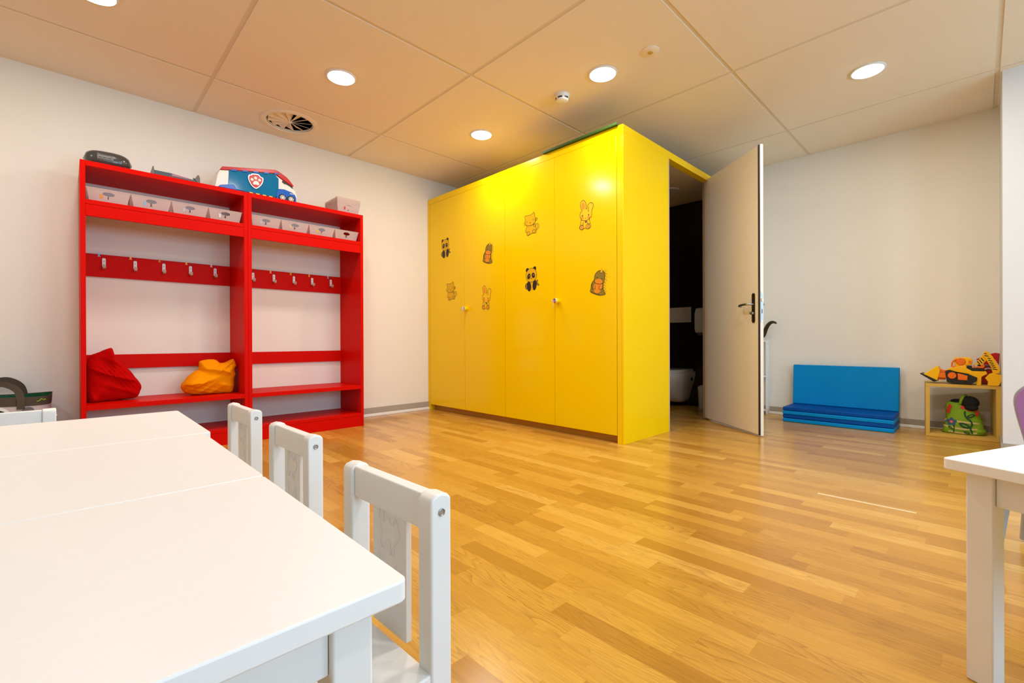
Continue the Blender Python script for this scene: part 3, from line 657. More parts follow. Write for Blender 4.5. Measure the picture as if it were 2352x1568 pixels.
# ------------------------------------------------------------------ red coat rack, two units
def rack(x0, label, nums, bx):
    t = thing('coat_rack_bench', (x0, 3.96, 0), label, 'coat rack', 'red coat rack units'); D = .438; Wd = .945
    sp_ = .026
    MB().box(0, sp_, 0, D, 0, 1.93).build('side_panel', 'red', t, bevel=.001); MB().box(Wd-sp_, Wd, 0, D, 0, 1.93).build('side_panel', 'red', t, bevel=.001)
    a, b = sp_+.0005, Wd-sp_-.0005
    MB().box(a, b, .001, D, 1.897, 1.930).build('top_panel', 'red', t, bevel=.001)
    MB().box(a, b, .001, .30, 1.655, 1.684).build('shelf', 'red', t, bevel=.001)
    MB().box(a, b, .0015, .020, 1.580, 1.6535).build('front_board', 'red', t, bevel=.001)
    rail = MB().box(a, b, D-.022, D, 1.240, 1.400).build('hook_rail', 'red', t, bevel=.001)
    MB().box(a, b, D-.022, D, .583, .685).build('back_board', 'red', t, bevel=.001)
    MB().box(a, b, .001, D, .339, .371).build('seat', 'red', t, bevel=.001)
    MB().box(a, b, .001, D, .092, .118).build('shoe_shelf', 'red', t, bevel=.001)
    MB().box(a, b, .0015, .022, .0, .0905).build('plinth', 'red', t, bevel=.001)
    yb = D-.022; fn = lambda u, v, d: (u, yb-.0004-d*.0004, v)
    cols = ['skyblue', 'toyyel', 'sorange', 'toyyel', 'hookwhite', 'hookwhite', 'toyyel', 'tan', 'toyyel', 'skyblue']
    for n_, hx_ in zip(nums, bx):
        h = hx_-x0; zc = 1.328+(.006 if n_ > 5 else .012)
        mb = MB(); pts = [(h-.010, zc-.030), (h+.010, zc-.030), (h+.010, zc+.028), (h+.006, zc+.034), (h-.006, zc+.034), (h-.010, zc+.028)]
        mb.prism(pts, 'y', yb-.006, yb-.0002, 0)
        for dz in (.012, -.012): mb.lathe([(.0035, -.0062), (.0001, -.0064)], (h, yb, zc+dz), 'y', 12, 2)
        mb.prism([(yb-.003, zc-.028), (yb-.006, zc-.031), (yb-.030, zc-.046), (yb-.046, zc-.040), (yb-.052, zc-.018), (yb-.049, zc-.0175), (yb-.043, zc-.036), (yb-.030, zc-.041), (yb-.006, zc-.026)], 'x', h-.009, h+.009, 1)
        o = mb.build('coat_hook', ['hookwhite', 'copper', 'midgrey'], rail, bevel=.0006); o['label'] = 'white and metal coat hook'
        mb = MB(); put_text(mb, str(n_), .020, h+.001, zc+.045, fn, 1, 0); mb.build('number', 'num', rail, smooth=False)
        mb = MB(); sx, sz = h-.026, zc+.054
        mb.flat(ell(sx, sz+.004, .007, .006, 12), fn, 1); mb.flat(ell(sx, sz-.006, .005, .005, 12), fn, 1.4)
        for dx in (-.006, .006): mb.flat(ell(sx+dx, sz+.009, .0025, .003, 8), fn, 1.8); mb.flat(ell(sx+dx, sz-.010, .0028, .002, 8), fn, 2.2)
        mb.build('animal_sticker', cols[n_-1], rail, smooth=False)
    return t
rack(0.062, 'left red coat rack unit with seat holding the cloth bags', [1, 2, 3, 4, 5], [.192, .365, .535, .704, .871])
rack(1.008, 'right red coat rack unit with empty seat', [6, 7, 8, 9, 10], [1.150, 1.316, 1.485, 1.648, 1.824])

# ------------------------------------------------------------------ numbered trays
def tray_mb(Wt=.222, Wb=.190, H=.115, D=.27, th=.0022):
    mb = MB(); ty = (Wt-Wb)/2; fr = .022    # local: front at y=0 (top), x centred
    def C(z):  # corners of the plan at relative height z: front-left, front-right, back-right, back-left
        k = z/H; w = (Wb+(Wt-Wb)*k)/2; return (-w, fr*(1-k), w, D-fr*(1-k))
    def wallp(inn, z):
        a = C(z); e_ = th if inn else 0; return (a[0]+e_, a[1]+e_, a[2]-e_, a[3]-e_)
    n = 36; fo = []; oz = H*.68; hw, hh = .030, .013
    for inn in (0, 1):
        ring = []; out = []
        for i in range(n):
            t = 2*math.pi*i/n; px_, pz = hw*math.cos(t), oz+hh*math.sin(t)
            ring.append((px_, pz))
            dx, dz = math.cos(t), math.sin(t)*hh/hw*1.0
            # to the border of the front wall
            lim = []
            if abs(dx) > 1e-6:
                # slanted sides: solve w(z) = |x|
                s_ = 1 if dx > 0 else -1
                w0 = Wb/2-(th if inn else 0); k = (Wt-Wb)/2/H
                den = abs(dx)-k*dz
                if den > 1e-6: lim.append((w0+k*oz)/den)
            if dz > 1e-6: lim.append((H-oz)/dz)
            if dz < -1e-6: lim.append((0-oz)/dz)
            L_ = min(lim); out.append((dx*L_, oz+dz*L_))
        wb = Wb/2-(th if inn else 0); wt = Wt/2-(th if inn else 0)
        for c in ((-wb, 0), (wb, 0), (wt, H), (-wt, H)):
            k = min(range(n), key=lambda i: (out[i][0]-c[0])**2*1+(out[i][1]-c[1])**2*1); out[k] = c
        Y = lambda z: fr*(1-z/H)+(th if inn else 0)
        v = [(p[0], Y(p[1]), p[1]) for p in ring]+[(p[0], Y(p[1]), p[1]) for p in out]
        mb.add(v, [(i, (i+1) % n, n+(i+1) % n, n+i) for i in range(n)])
        # sides, back, bottom
        a, b = wallp(inn, 0), wallp(inn, H); z0 = th if inn else 0
        B = [(a[0], a[1], z0), (a[2], a[1], z0), (a[2], a[3], z0), (a[0], a[3], z0)]; T = [(b[0], b[1], H), (b[2], b[1], H), (b[2], b[3], H), (b[0], b[3], H)]
        mb.add(B+T, [(1, 2, 6, 5), (2, 3, 7, 6), (3, 0, 4, 7), (0, 1, 2, 3)])
        fo.append(ring)
    # hole edge and rim
    v = [(p[0], fr*(1-p[1]/H), p[1]) for p in fo[0]]+[(p[0], fr*(1-p[1]/H)+th, p[1]) for p in fo[1]]
    mb.add(v, [(i, (i+1) % n, n+(i+1) % n, n+i) for i in range(n)])
    b = C(H); e_ = .004
    mb.tube([(b[0], b[1], H), (b[2], b[1], H), (b[2], b[3], H), (b[0], b[3], H)], .0024, 6, closed=True)
    return mb
def tray(x, y, z, num, colr, label, group, Wt=.217, Wb=.186, H=.084, D=.27):
    t = thing('storage_tray', (x, y, z), label, 'tray', group)
    tray_mb(Wt, Wb, H, D).build('tray_body', 'tray', t, angle=30)
    fn = lambda u, v, d: (u, .022*(1-v/H)-.0006-d*.0003, v)
    if num:
        mb = MB(); put_text(mb, num, .024, -.002, H*(.40 if H < .09 else .26), fn, 1); mb.build('number', 'num', t, smooth=False)
        mb = MB(); sx, sz = -.036, H*.46
        mb.flat(ell(sx, sz+.006, .007, .006, 14), fn, 1); mb.flat(ell(sx, sz-.006, .0055, .007, 14), fn, 1.3)
        for dx in (-.006, .006): mb.flat(ell(sx+dx, sz+.012, .0025, .003, 8), fn, 1.6); mb.flat(ell(sx+dx, sz-.006, .003, .003, 8), fn, 1.6)
        mb.build('animal_sticker', colr, t, smooth=False)
    return t
cs = ['sorange', 'skyblue', 'silver', 'hookwhite', 'silver', 'cream', 'toyyel', 'cream']
for k in range(8):
    base = .062 if k < 4 else 1.008
    x = base+.026+.1125+(k % 4)*.2215
    tray(x, 3.985, 1.6845, str(k+1), cs[k], 'frosted tray numbered %d, %s tray on the upper shelf of the %s red rack unit' % (k+1, ('leftmost', 'second', 'third', 'rightmost')[k % 4], 'left' if k < 4 else 'right'), 'numbered trays on the upper shelf')
for k in range(5):
    z = 1.9305+k*.0095
    tray(1.832, 3.985, z, {0: '9'}.get(k, ''), {0: 'coral', 1: 'toyyel'}.get(k, 'cream'),
         ['lowest frosted tray, marked 9, of the stack on top of the red rack', 'second lowest frosted tray of the stack on top of the red rack', 'middle frosted tray of the stack on top of the red rack', 'second highest frosted tray of the stack on top of the red rack', 'topmost frosted tray of the stack on top of the red rack'][k],
         'stacked trays on top of the rack', H=.092, Wt=.215+.0, Wb=.188)

# ------------------------------------------------------------------ radio, paper tray, toy truck on the rack
rd = thing('radio', (0.205, 4.13, 1.9305), 'black portable radio with rounded ends on the left end of the red rack', 'radio')
mb = MB(); n = 28; prof = []
for i in range(15):
    u = -1+2*i/14; x = .125*u; k = max(0.0, 1-abs(u)**3.2)**.5
    prof.append((x, .060*k+.002, .085*max(0, 1-abs(u)**4)**.5+.003))
v = []
for x, hz, hy_ in prof:
    for j in range(n):
        a = 2*math.pi*j/n; c, s_ = math.cos(a), math.sin(a)
        v.append((x, hy_*abs(c)**.75*(1 if c > 0 else -1), .061+hz*abs(s_)**.8*(1 if s_ > 0 else -1)))
f = [(i*n+k, i*n+(k+1) % n, (i+1)*n+(k+1) % n, (i+1)*n+k) for i in range(14) for k in range(n)]+[list(range(n))[::-1], [14*n+k for k in range(n)]]
mb.add(v, f).build('body', 'dkgrey', rd, angle=70)
def rface(x0, x1, z0, z1, d, name, m, lab=None):   # curved panel following the front of the radio
    mb = MB(); N = 6; vs = []
    for j in range(N+1):
        z = z0+(z1-z0)*j/N; zz = (z-.061)/.062; yy = -.088*max(0.02, 1-abs(zz)**2.3)**.5
        for x in (x0, x1): vs += [(x, yy-d, z), (x, yy+.02, z)]
    fs = []
    for j in range(N):
        a = 4*j; b = 4*(j+1); fs += [(a, b, b+2, a+2), (a+1, a+3, b+3, b+1), (a, a+1, b+1, b), (a+2, b+2, b+3, a+3)]
    fs += [(0, 2, 3, 1), (4*N, 4*N+1, 4*N+3, 4*N+2)]
    o = mb.add(vs, fs).build(name, m, rd, angle=50)
    if lab: o['label'] = lab
rface(-.052, .030, .052, .108, .0015, 'control_panel', 'midgrey', 'grey control panel'); rface(-.034, .018, .086, .103, .0030, 'display', 'screen')
for xx in (-.036, -.014, .010): rface(xx-.006, xx+.006, .064, .070, .0035, 'button', 'dkgrey')
for i in range(9): rface(-.050+i*.009, -.044+i*.009, .044, .049, .003, 'button', 'midgrey')
rd.rotation_euler = (0, 0, R(-4))
pt = thing('letter_tray', (0.575, 4.05, 1.9305), 'flat dark grey letter tray with raised fins lying on the red rack', 'tray')
MB().box(-.135, .135, .0, .22, .004, .010).box(-.132, -.03, -.004, .0, .004, .052).box(-.03, .095, -.004, .0, .004, .034).box(.095, .132, -.004, .0, .004, .050).box(-.135, .135, .22, .225, .004, .04).build('base', 'slate', pt, bevel=.001)
for sx in (-1, 1):
    pts = [(-.155, .002), (-.131, .002), (-.131, .040), (-.134, .072), (-.138, .078), (-.142, .070), (-.152, .030)] if sx < 0 else [(.105, .040), (.138, .002), (.137, .060), (.130, .076), (.122, .076), (.112, .058)]
    MB().prism(pts, 'y', -.010, -.0045).build('fin', 'midgrey', pt, bevel=.001)
    MB().box(sx*.1355, sx*.139, -.004, .22, .004, .03).build('side', 'midgrey', pt, bevel=.001)
MB().prism([(-.125, .011), (.125, .011), (.125, .044), (.02, .050), (-.125, .050)], 'y', .002, .20).build('paper_stack', 'paper', pt, bevel=.002)
MB().prism([(-.03, .034), (.09, .034), (.09, .040), (-.03, .052)], 'y', -.0035, .0015).build('cover', 'mauve', pt)

TR = thing('toy_truck', (1.1, 4.03, 1.9305), 'large white, red and clear blue toy rescue truck on top of the red rack', 'toy truck')
def tr(name, pts, y0, y1, m, bev=.004, par=None, lab=None, dz=0.0):
    o = MB().prism([(p[0], p[1]+dz) for p in pts], 'y', y0, y1).build(name, m, par or TR, bevel=bev, seg=3)
    if lab: o['label'] = lab
    return o
tr('roof', [(-.262, .150), (-.248, .179), (.125, .248), (.15, .243), (.21, .212), (.236, .190), (.271, .149), (.262, .140), (.241, .152), (.19, .178), (.131, .212), (.118, .216), (-.2, .163)], -.004, .195, 'toyred')
tr('rear_body', [(-.264, .149), (-.2, .163), (-.205, .035), (-.295, .016), (-.277, .112)], .004, .187, 'toywhite')
tr('side_window', [(-.203, .163), (.118, .215), (.153, .182), (.152, .095), (.13, .027), (-.032, .021), (-.208, .028)], .000, .004, 'bluewin', .0015)
tr('side_window', [(-.203, .163), (.118, .215), (.153, .182), (.152, .095), (.13, .027), (-.032, .021), (-.208, .028)], .187, .191, 'bluewin', .0015)
tr('floor_panel', [(-.205, .008), (.13, .008), (.13, .024), (-.205, .024)], .006, .185, 'toyblue', .002)
tr('inner_ramp', [(.04, .03), (.06, .025), (.135, .085), (.12, .10)], .05, .10, 'toyblue', .003)
tr('inner_seat', [(-.15, .03), (-.09, .03), (-.07, .08), (-.10, .13), (-.14, .12), (-.12, .08)], .05, .12, 'slate', .004)
tr('cab', [(.122, .215), (.131, .21), (.19, .176), (.241, .150), (.262, .131), (.284, .111), (.298, .073), (.296, .012), (.150, .012), (.152, .095), (.153, .182)], .006, .185, 'toywhite', .008)
tr('windscreen', [(.178, .163), (.190, .186), (.24, .160), (.268, .130), (.262, .126), (.236, .142), (.205, .152), (.200, .148)], .003, .188, 'dkgrey', .001)
tr('front_fender', [(.134, .012), (.134, .071), (.154, .1), (.196, .105), (.25, .094), (.277, .082), (.290, .056), (.292, .012)], -.004, .195, 'toyblue', .006)
tr('rear_fender', [(-.272, .014), (-.268, .030), (-.247, .037), (-.195, .050), (-.172, .050), (-.150, .014)], -.018, .197, 'toyblue', .004)
for i in range(5):
    x0 = -.19+i*.077; tr('clip', [(x0, .158+i*.0125), (x0+.036, .164+i*.0125), (x0+.036, .176+i*.0125), (x0, .170+i*.0125)], -.0075, -.0042, 'toyblue', .001)
mb = MB()
for i in range(8):
    x0 = -.055+i*.024; mb.prism([(x0, .004), (x0+.024, .004), (x0+.014, .026), (x0-.010, .026)], 'y', -.0025, .0, i % 2)
mb.build('hazard_stripe', ['toyyel', 'black'], TR)
wh = []
for wx in (.180, .246, -.215):
    wy_ = -.002 if wx > 0 else .035
    MB().lathe([(.0001, .014), (.027, .014), (.030, .010), (.030, -.008), (.027, -.011), (.0001, -.010)], (wx, wy_, .030), 'y', 28).build('wheel', 'black', TR)
    w = TR.children[-1] if TR.children else None
    if wx < 0: continue
    mb = MB(); mb.lathe([(.0195, -.0100), (.0195, -.0112), (.017, -.0115), (.017, -.010)], (wx, -.002, .030), 'y', 24, cap=False)
    for k in range(6):
        a = k*math.pi/3; ca, sa = math.cos(a), math.sin(a); q_ = .003
        p = [(wx-.018*ca-q_*sa, .030-.018*sa+q_*ca), (wx-.018*ca+q_*sa, .030-.018*sa-q_*ca), (wx+.0*ca+q_*sa, .030-q_*ca), (wx-q_*sa, .030+q_*ca)]
        mb.prism(p, 'y', -.0136, -.0128)
    mb.lathe([(.007, -.0125), (.006, -.015), (.0001, -.0152)], (wx, 0, .030), 'y', 14); mb.build('hubcap', 'toywhite', TR)
sh = spl([(-.075, .138), (-.066, .160), (-.055, .160), (-.050, .170), (-.025, .177), (0, .178), (.012, .166), (.018, .160), (.032, .158), (.036, .140), (.027, .108), (.006, .078), (-.018, .059), (-.046, .072), (-.066, .104)], 3)
mb = MB(); mb.prism(sh, 'y', -.010, -.0005, 1)
cx, cz = -.020, .120; mb.prism([(cx+(p[0]-cx)*.86, cz+(p[1]-cz)*.86) for p in sh], 'y', -.0125, -.0095, 0)
for (a, b, rx, rz_) in ((-.047, .124, .012, .012), (-.022, .141, .0125, .013), (.006, .131, .012, .012)): mb.sphere((a, -.0125, b), (rx, .005, rz_), 2)
mb.prism(spl([(-.018, .120), (-.002, .112), (.004, .094), (-.008, .087), (-.020, .090), (-.034, .086), (-.042, .094), (-.034, .112)], 3), 'y', -.0165, -.012, 2)
o = mb.build('shield_emblem', ['toyred', 'silver', 'toywhite'], TR); o['label'] = 'red shield with white paw print'
mb = MB(); put_text(mb, 'RESCUE', .010, .256, .078, lambda u, v, d: (u, -.0046-d*.0004, v), 1); mb.build('lettering', 'toywhite', TR, smooth=False)
mb = MB(); mb.box(.293, .300, .03, .16, .03, .05).box(.293, .300, .03, .16, .058, .07); mb.build('grille', 'dkgrey', TR, bevel=.001)

# ------------------------------------------------------------------ cloth bags on the seat
def cushion(outline, y0, depth, folds, seed, zmin, m, name, dirs):
    rnd = random.Random(seed); o = spl(outline, 5); n = len(o); K = 22
    cx = sum(p[0] for p in o)/n; cz = sum(p[1] for p in o)/n
    ph = [(rnd.uniform(0, 6.28), rnd.uniform(.7, 1.3)) for _ in range(8)]
    def fold(x, z, s_):
        h = 0
        for (fr, amp, (dx, dz), sharp), (p, k) in zip(folds, ph):
            w = .6*math.sin(x*9*k+z*7+p)+.35*math.sin(z*17*k-x*5+p*2)
            t = math.sin((x*dx+z*dz)*fr*k+p+w*.9+s_*1.3); t = math.sqrt(t*t+.01)
            h += amp*max(0, 1-t)**sharp*(.55+.45*math.sin(x*13+z*19+p*3))
        return h
    mb = MB(); rows = []
    for side in (1, -1):
        for k in range(K+1):
            t = k/K; row = []
            for p in o:
                e_ = 1-(1-t)**1.6
                x = cx+(p[0]-cx)*e_; z = cz+(p[1]-cz)*e_
                th = (max(0, 1-e_**2.6))**.5
                y = y0-side*depth/2*th*(1+.12*math.sin(x*23+z*11))
                f_ = fold(x, z, side)*(th**.5 if th > 0 else 0)
                y -= side*f_
                dx, dz = p[0]-cx, p[1]-cz
                wob = .012*e_*fold(p[0]*1.3, p[1]*1.3, 0)/.03
                l = math.hypot(dx, dz)
                row.append((min(.978, max(.0895, x+dx/l*wob*.5)), min(4.37, y), max(zmin, z+dz/l*wob*.5)))
            rows.append(row)
    F1 = rows[:K+1]; B1 = rows[K+1:]
    v = [p for r_ in F1 for p in r_]+[p for r_ in B1[:-1] for p in r_]
    f = []
    for k in range(K):
        for i in range(n):
            j = (i+1) % n
            f.append((k*n+i, k*n+j, (k+1)*n+j, (k+1)*n+i))
            a = (K+1+k)*n; b = (K+1+k+1)*n if k < K-1 else K*n
            f.append((a+j, a+i, b+i, b+j))
    mb.add(v, f); ob = mb.build(name, m, None, angle=75)
    return ob
fr = cushion([(.098, .360), (.092, .52), (.092, .60), (.108, .672), (.160, .706), (.219, .733), (.236, .690), (.262, .640), (.318, .575), (.352, .515), (.378, .468), (.372, .425), (.350, .384), (.263, .372), (.150, .366)], 4.20, .19,
             [(19, .040, (.75, .66), 2.2), (38, .028, (.45, .9), 2.2), (66, .018, (.5, .85), 2.2), (130, .011, (.8, .6), 2)], 3, .372, 'redfab', 'cloth_bag', None)
tag(fr, 'crumpled dark red cloth bag standing on the seat of the red rack', 'cloth bag')
fo = cushion([(.612, .430), (.618, .455), (.650, .507), (.700, .552), (.722, .560), (.728, .612), (.745, .630), (.822, .634), (.868, .606), (.925, .618), (.952, .636), (.962, .600), (.958, .52), (.952, .42), (.932, .378), (.86, .372), (.78, .372), (.70, .374), (.635, .392)], 4.18, .20,
             [(22, .050, (-.45, .9), 2.2), (36, .034, (.2, .98), 2.2), (64, .022, (-.6, .8), 2.2), (120, .012, (.3, .9), 2)], 11, .372, 'orangefab', 'cloth_bag', None)
tag(fo, 'crumpled orange cloth bag on the seat of the red rack', 'cloth bag')

# ------------------------------------------------------------------ shopping bag at the far left
sb = thing('shopping_bag', (-.33, 4.21, 0), 'large beige and brown shopping bag with green lining by the left wall', 'bag')
def bagring(z, wx, wy, th=0, n=48, sag=0):
    out = []
    for i in range(n):
        a = 2*math.pi*i/n; c, s_ = math.cos(a), math.sin(a); k = 4.5
        r_ = (abs(c)**k+abs(s_)**k)**(-1/k)
        out.append(((wx-th)*r_*c, (wy-th)*r_*s_, z+.006*math.sin(3*a+1)*(1 if z > .3 else 0)+sag*abs(c)**3))
    return out
def loft(rings, mi=None):
    n = len(rings[0]); v = [p for g in rings for p in g]
    return v, [(i*n+k, i*n+(k+1) % n, (i+1)*n+(k+1) % n, (i+1)*n+k) for i in range(len(rings)-1) for k in range(n)]
mb = MB(); v, f = loft([bagring(.002, .22, .13), bagring(.03, .235, .14), bagring(.2, .250, .150), bagring(.400, .257, .155)]); n = 48; mb.add(v, f+[list(range(n))[::-1]], 0)
mb.build('body', 'bagpink', sb, angle=60)
mb = MB(); v, f = loft([bagring(.392, .2585, .1565), bagring(.42, .260, .157), bagring(.447, .262, .158), bagring(.447, .262, .158, .004), bagring(.40, .26, .157, .004)]); mb.add(v, f); mb.build('rim_band', 'brownfab', sb, angle=60)
mb = MB(); v, f = loft([bagring(.443, .256, .152), bagring(.30, .252, .148), bagring(.06, .235, .14)]); mb.add(v, f+[[2*48+k for k in range(48)]]); mb.build('lining', 'greenfoil', sb, angle=60)
for sy in (-1, 1):
    P3 = spl([(-.10, 0, .37), (-.095, 0, .44), (-.06, .0, .515), (0, .0, .535), (.04, 0, .53), (.082, 0, .495), (.098, 0, .44), (.10, 0, .37)], 6, False)
    vs = []; w_ = .017
    for i, p in enumerate(P3):
        a = P3[max(0, i-1)]; b = P3[min(len(P3)-1, i+1)]; tx, tz = b[0]-a[0], b[2]-a[2]; l = math.hypot(tx, tz); nx, nz = -tz/l*w_, tx/l*w_
        yy = sy*(.161-.012*max(0, (p[2]-.43))*8)-(.025 if sy < 0 else -0.0)*max(0, p[2]-.43)*-4
        for s_ in (1, -1):
            for dy in (-.0015, .0015): vs.append((p[0]+nx*s_+.03, yy+dy, p[2]+nz*s_-(.012 if sy < 0 else 0)*max(0, (p[2]-.4))*6))
    f = []; m_ = len(P3)
    for i in range(m_-1):
        a = 4*i; b = a+4; f += [(a, b, b+2, a+2), (a+1, a+3, b+3, b+1), (a, a+1, b+1, b), (a+2, b+2, b+3, a+3)]
    f += [(0, 2, 3, 1), (4*m_-4, 4*m_-3, 4*m_-1, 4*m_-2)]
    MB().add(vs, f).build('handle', 'brownfab', sb, angle=50)
mb = MB(); fn = lambda u, v, d: (u, -.1572-d*.0008, v)
mb.flat(ell(.02, .328, .072, .066, 28), fn, 1, 0); mb.flat(ell(.02, .320, .062, .056, 28), fn, 2, 1); mb.flat(spl([(.03, .360), (.052, .353), (.055, .335), (.04, .325), (.03, .340)], 4), fn, 3, 2)
mb.flat(ell(.16, .36, .025, .022, 20), fn, 1, 3)
mb.build('print', ['hookwhite', 'black', 'toyyel', 'midgrey'], sb, smooth=False)
mb = MB(); mb.ribbon([(.195, .412), (.21, .419), (.216, .429), (.226, .421), (.236, .425)], .005, lambda u, v, d: (u, -.162-d*.001, v), 1); mb.build('green_mark', 'green', sb, smooth=False)

# ------------------------------------------------------------------ folded blue mat
mt = thing('folded_mat', (4.87, .502, 0), 'folded blue exercise mat, its last panel standing against the wall', 'mat')
Wm = .817; D0 = .365
for k, (m, z0) in enumerate((('ltblue', .001), ('dkblue', .037), ('ltblue', .071), ('dkblue', .106))):
    o = MB().box(0.004*(k % 2), D0, 0, Wm, z0, z0+.033).build('mat_layer', m, mt, bevel=.007, seg=3)
    o['label'] = 'light blue layer' if m == 'ltblue' else 'dark blue layer'
mb = MB(); N = 14; vs = []   # upright panel with a slight lean and puckers
for i in range(N+1):
    for j in range(N+1):
        y = Wm*i/N; z = .141+.383*j/N
        vs.append((.335+.030*j/N+.0018*math.sin(i*1.7+j*.9), y, z))
for i in range(N+1):
    for j in range(N+1):
        y = Wm*i/N; z = .141+.383*j/N; vs.append((.335+.030*j/N+.045, y, z))
S_ = (N+1)**2; f = []
ix = lambda i, j: i*(N+1)+j
for i in range(N):
    for j in range(N): f += [(ix(i, j), ix(i+1, j), ix(i+1, j+1), ix(i, j+1)), (S_+ix(i, j), S_+ix(i, j+1), S_+ix(i+1, j+1), S_+ix(i+1, j))]
for i in range(N): f += [(ix(i, 0), S_+ix(i, 0), S_+ix(i+1, 0), ix(i+1, 0)), (ix(i, N), ix(i+1, N), S_+ix(i+1, N), S_+ix(i, N)), (ix(0, i), ix(0, i+1), S_+ix(0, i+1), S_+ix(0, i)), (ix(N, i), S_+ix(N, i), S_+ix(N, i+1), ix(N, i+1))]
o = MB().add(vs, f).build('backrest_panel', 'ltblue', mt, bevel=.006, seg=3); o['label'] = 'light blue upright panel'
mt.rotation_euler = (0, 0, 0)

# ------------------------------------------------------------------ box shelf with bag and toy digger
bx = thing('box_shelf', (4.944, .313, 0), 'low yellow open box shelf against the right wall', 'box shelf', rz=R(5.0))
# local: x to the wall, -y to the right
BW = .417; BD = .29; BH = .422; bt = .025
MB().box(0, BD, -BW, 0, BH-bt, BH).build('top_panel', 'boxyel', bx, bevel=.001); MB().box(0, BD, -BW, 0, .001, bt).build('bottom_panel', 'boxyel', bx, bevel=.001)
for a, b in ((-bt, 0), (-BW, -BW+bt)): MB().box(0, BD, a, b, bt+.0005, BH-bt-.0005).build('side_panel', 'boxyel', bx, bevel=.001)
kb = thing('childrens_bag', (5.09, .105, .0255), 'green flower-print childrens bag with black hood in the yellow box', 'bag')
secs = [(.0, .112, .052), (.012, .122, .060), (.05, .113, .062), (.10, .104, .060), (.15, .097, .056), (.20, .092, .050), (.235, .084, .042), (.250, .062, .028), (.254, .02, .01)]
n = 40; rings = []
for z, wy, wx in secs:
    rings.append([(-wx*(abs(math.cos(a))**.7)*(1 if math.cos(a) > 0 else -1), wy*math.sin(a)+(.0 if z < .02 else -.0)+.010*math.sin(a*2+z*20)*(z > .01), z-.020*(z > .2)*(math.sin(a) < -.2)) for a in [2*math.pi*i/n for i in range(n)]])
v, f = loft(rings)
mb = MB(); mb.add(v, f+[list(range(n))[::-1], [(len(rings)-1)*n+k for k in range(n)]], 0); mb.build('bag_body', 'green', kb, angle=70)
# toe-like lower right bulge
MB().sphere((.0, -.085, .030), (.055, .048, .030), 0, 20, 12).build('bag_corner', 'green', kb)
def bagfront(u, v, d):   # surface point of the bag's front; u to the right
    z = max(0.0, min(.249, v)); 
    for i in range(len(secs)-1):
        if secs[i][0] <= z <= secs[i+1][0]: k = (z-secs[i][0])/(secs[i+1][0]-secs[i][0]); wy = secs[i][1]+(secs[i+1][1]-secs[i][1])*k; wx = secs[i][2]+(secs[i+1][2]-secs[i][2])*k
    s_ = max(-.99, min(.99, -u/wy)); c = math.sqrt(1-s_*s_)
    return (-(wx*c**.7)-.0025-d*.0006, s_*wy*.99, v)
def strip(p0, p1, w, m, name, par, d=1, bend=0.0):
    mb = MB(); N = 16; pts = [(p0[0]+(p1[0]-p0[0])*i/N, p0[1]+(p1[1]-p0[1])*i/N-bend*math.sin(math.pi*i/N)) for i in range(N+1)]
    mb.ribbon(pts, w, bagfront, d); mb.build(name, m, par, angle=80)
strip((-.112, .106), (.108, .092), .013, 'cream', 'stripe', kb); strip((-.118, .060), (.112, .052), .013, 'cream', 'stripe', kb, bend=.012); strip((-.122, .026), (.118, .026), .013, 'cream', 'stripe', kb, bend=.014)
def patch(pts, m, name, d=2):
    mb = MB(); cx = sum(p[0] for p in pts)/len(pts); cy = sum(p[1] for p in pts)/len(pts); n_ = len(pts)
    vs = [bagfront(cx, cy, d)]+[bagfront(cx+(p[0]-cx)*k, cy+(p[1]-cy)*k, d) for k in (.5, 1) for p in pts]
    mb.add(vs, [(0, 1+i, 1+(i+1) % n_) for i in range(n_)]+[(1+i, 1+n_+i, 1+n_+(i+1) % n_, 1+(i+1) % n_) for i in range(n_)]); mb.build(name, m, kb, angle=80)
for k in range(5):
    a = k*2*math.pi/5+.3; patch(ell(-.062+.018*math.cos(a), .094+.018*math.sin(a), .015, .012, 12, a), 'petal', 'petal', 2+.2*k)
patch(ell(-.062, .094, .012, .012, 14), 'coral', 'flower_centre', 4); patch(ell(-.062, .094, .006, .006, 12), 'cream', 'flower_centre', 5); patch(ell(-.062, .094, .0025, .0025, 8), 'black', 'flower_centre', 6)
mb = MB(); mb.ribbon(spl([(.016, .185), (.014, .16), (.026, .132), (.046, .112), (.055, .085), (.046, .055), (.052, .03), (.056, .012)], 4, False), .010, bagfront, 3); mb.ribbon(spl([(-.052, .074), (-.046, .05), (-.048, .03), (-.05, .010)], 4, False), .006, bagfront, 3); mb.build('stem', 'dkgreen', kb, angle=80)
for cx, cy, rx, ry, ro in ((.048, .150, .026, .012, .5), (.014, .072, .036, .018, -.45), (-.066, .046, .018, .008, -.7), (.026, .018, .020, .009, -.3)): patch(ell(cx, cy, rx, ry, 16, ro), 'dkgreen', 'leaf', 4); patch(ell(cx, cy, rx*.5, ry*.22, 12, ro), 'green', 'leaf_vein', 5)
for cx, cy, rx, ry in ((-.078, .212, .018, .020), (-.082, .180, .012, .022), (.012, .212, .024, .014), (.05, .195, .026, .010), (.082, .172, .010, .022)): patch(ell(cx, cy, rx, ry, 14), 'coral', 'petal', 2)
MB().sphere((-.025, -.040, .252), (.045, .056, .050), 0, 24, 14).sphere((-.045, -.050, .215), (.030, .040, .026), 0, 20, 12).sphere((.0, .028, .250), (.030, .045, .022), 0, 20, 12).build('hood', 'blackfab', kb)
mb = MB(); mb.tube(spl([(-.05, .012, .240), (-.058, .006, .270), (-.045, -.004, .296), (-.020, -.014, .306), (.01, -.02, .300)], 4, False), .009, 8); mb.build('strap', 'green', kb)

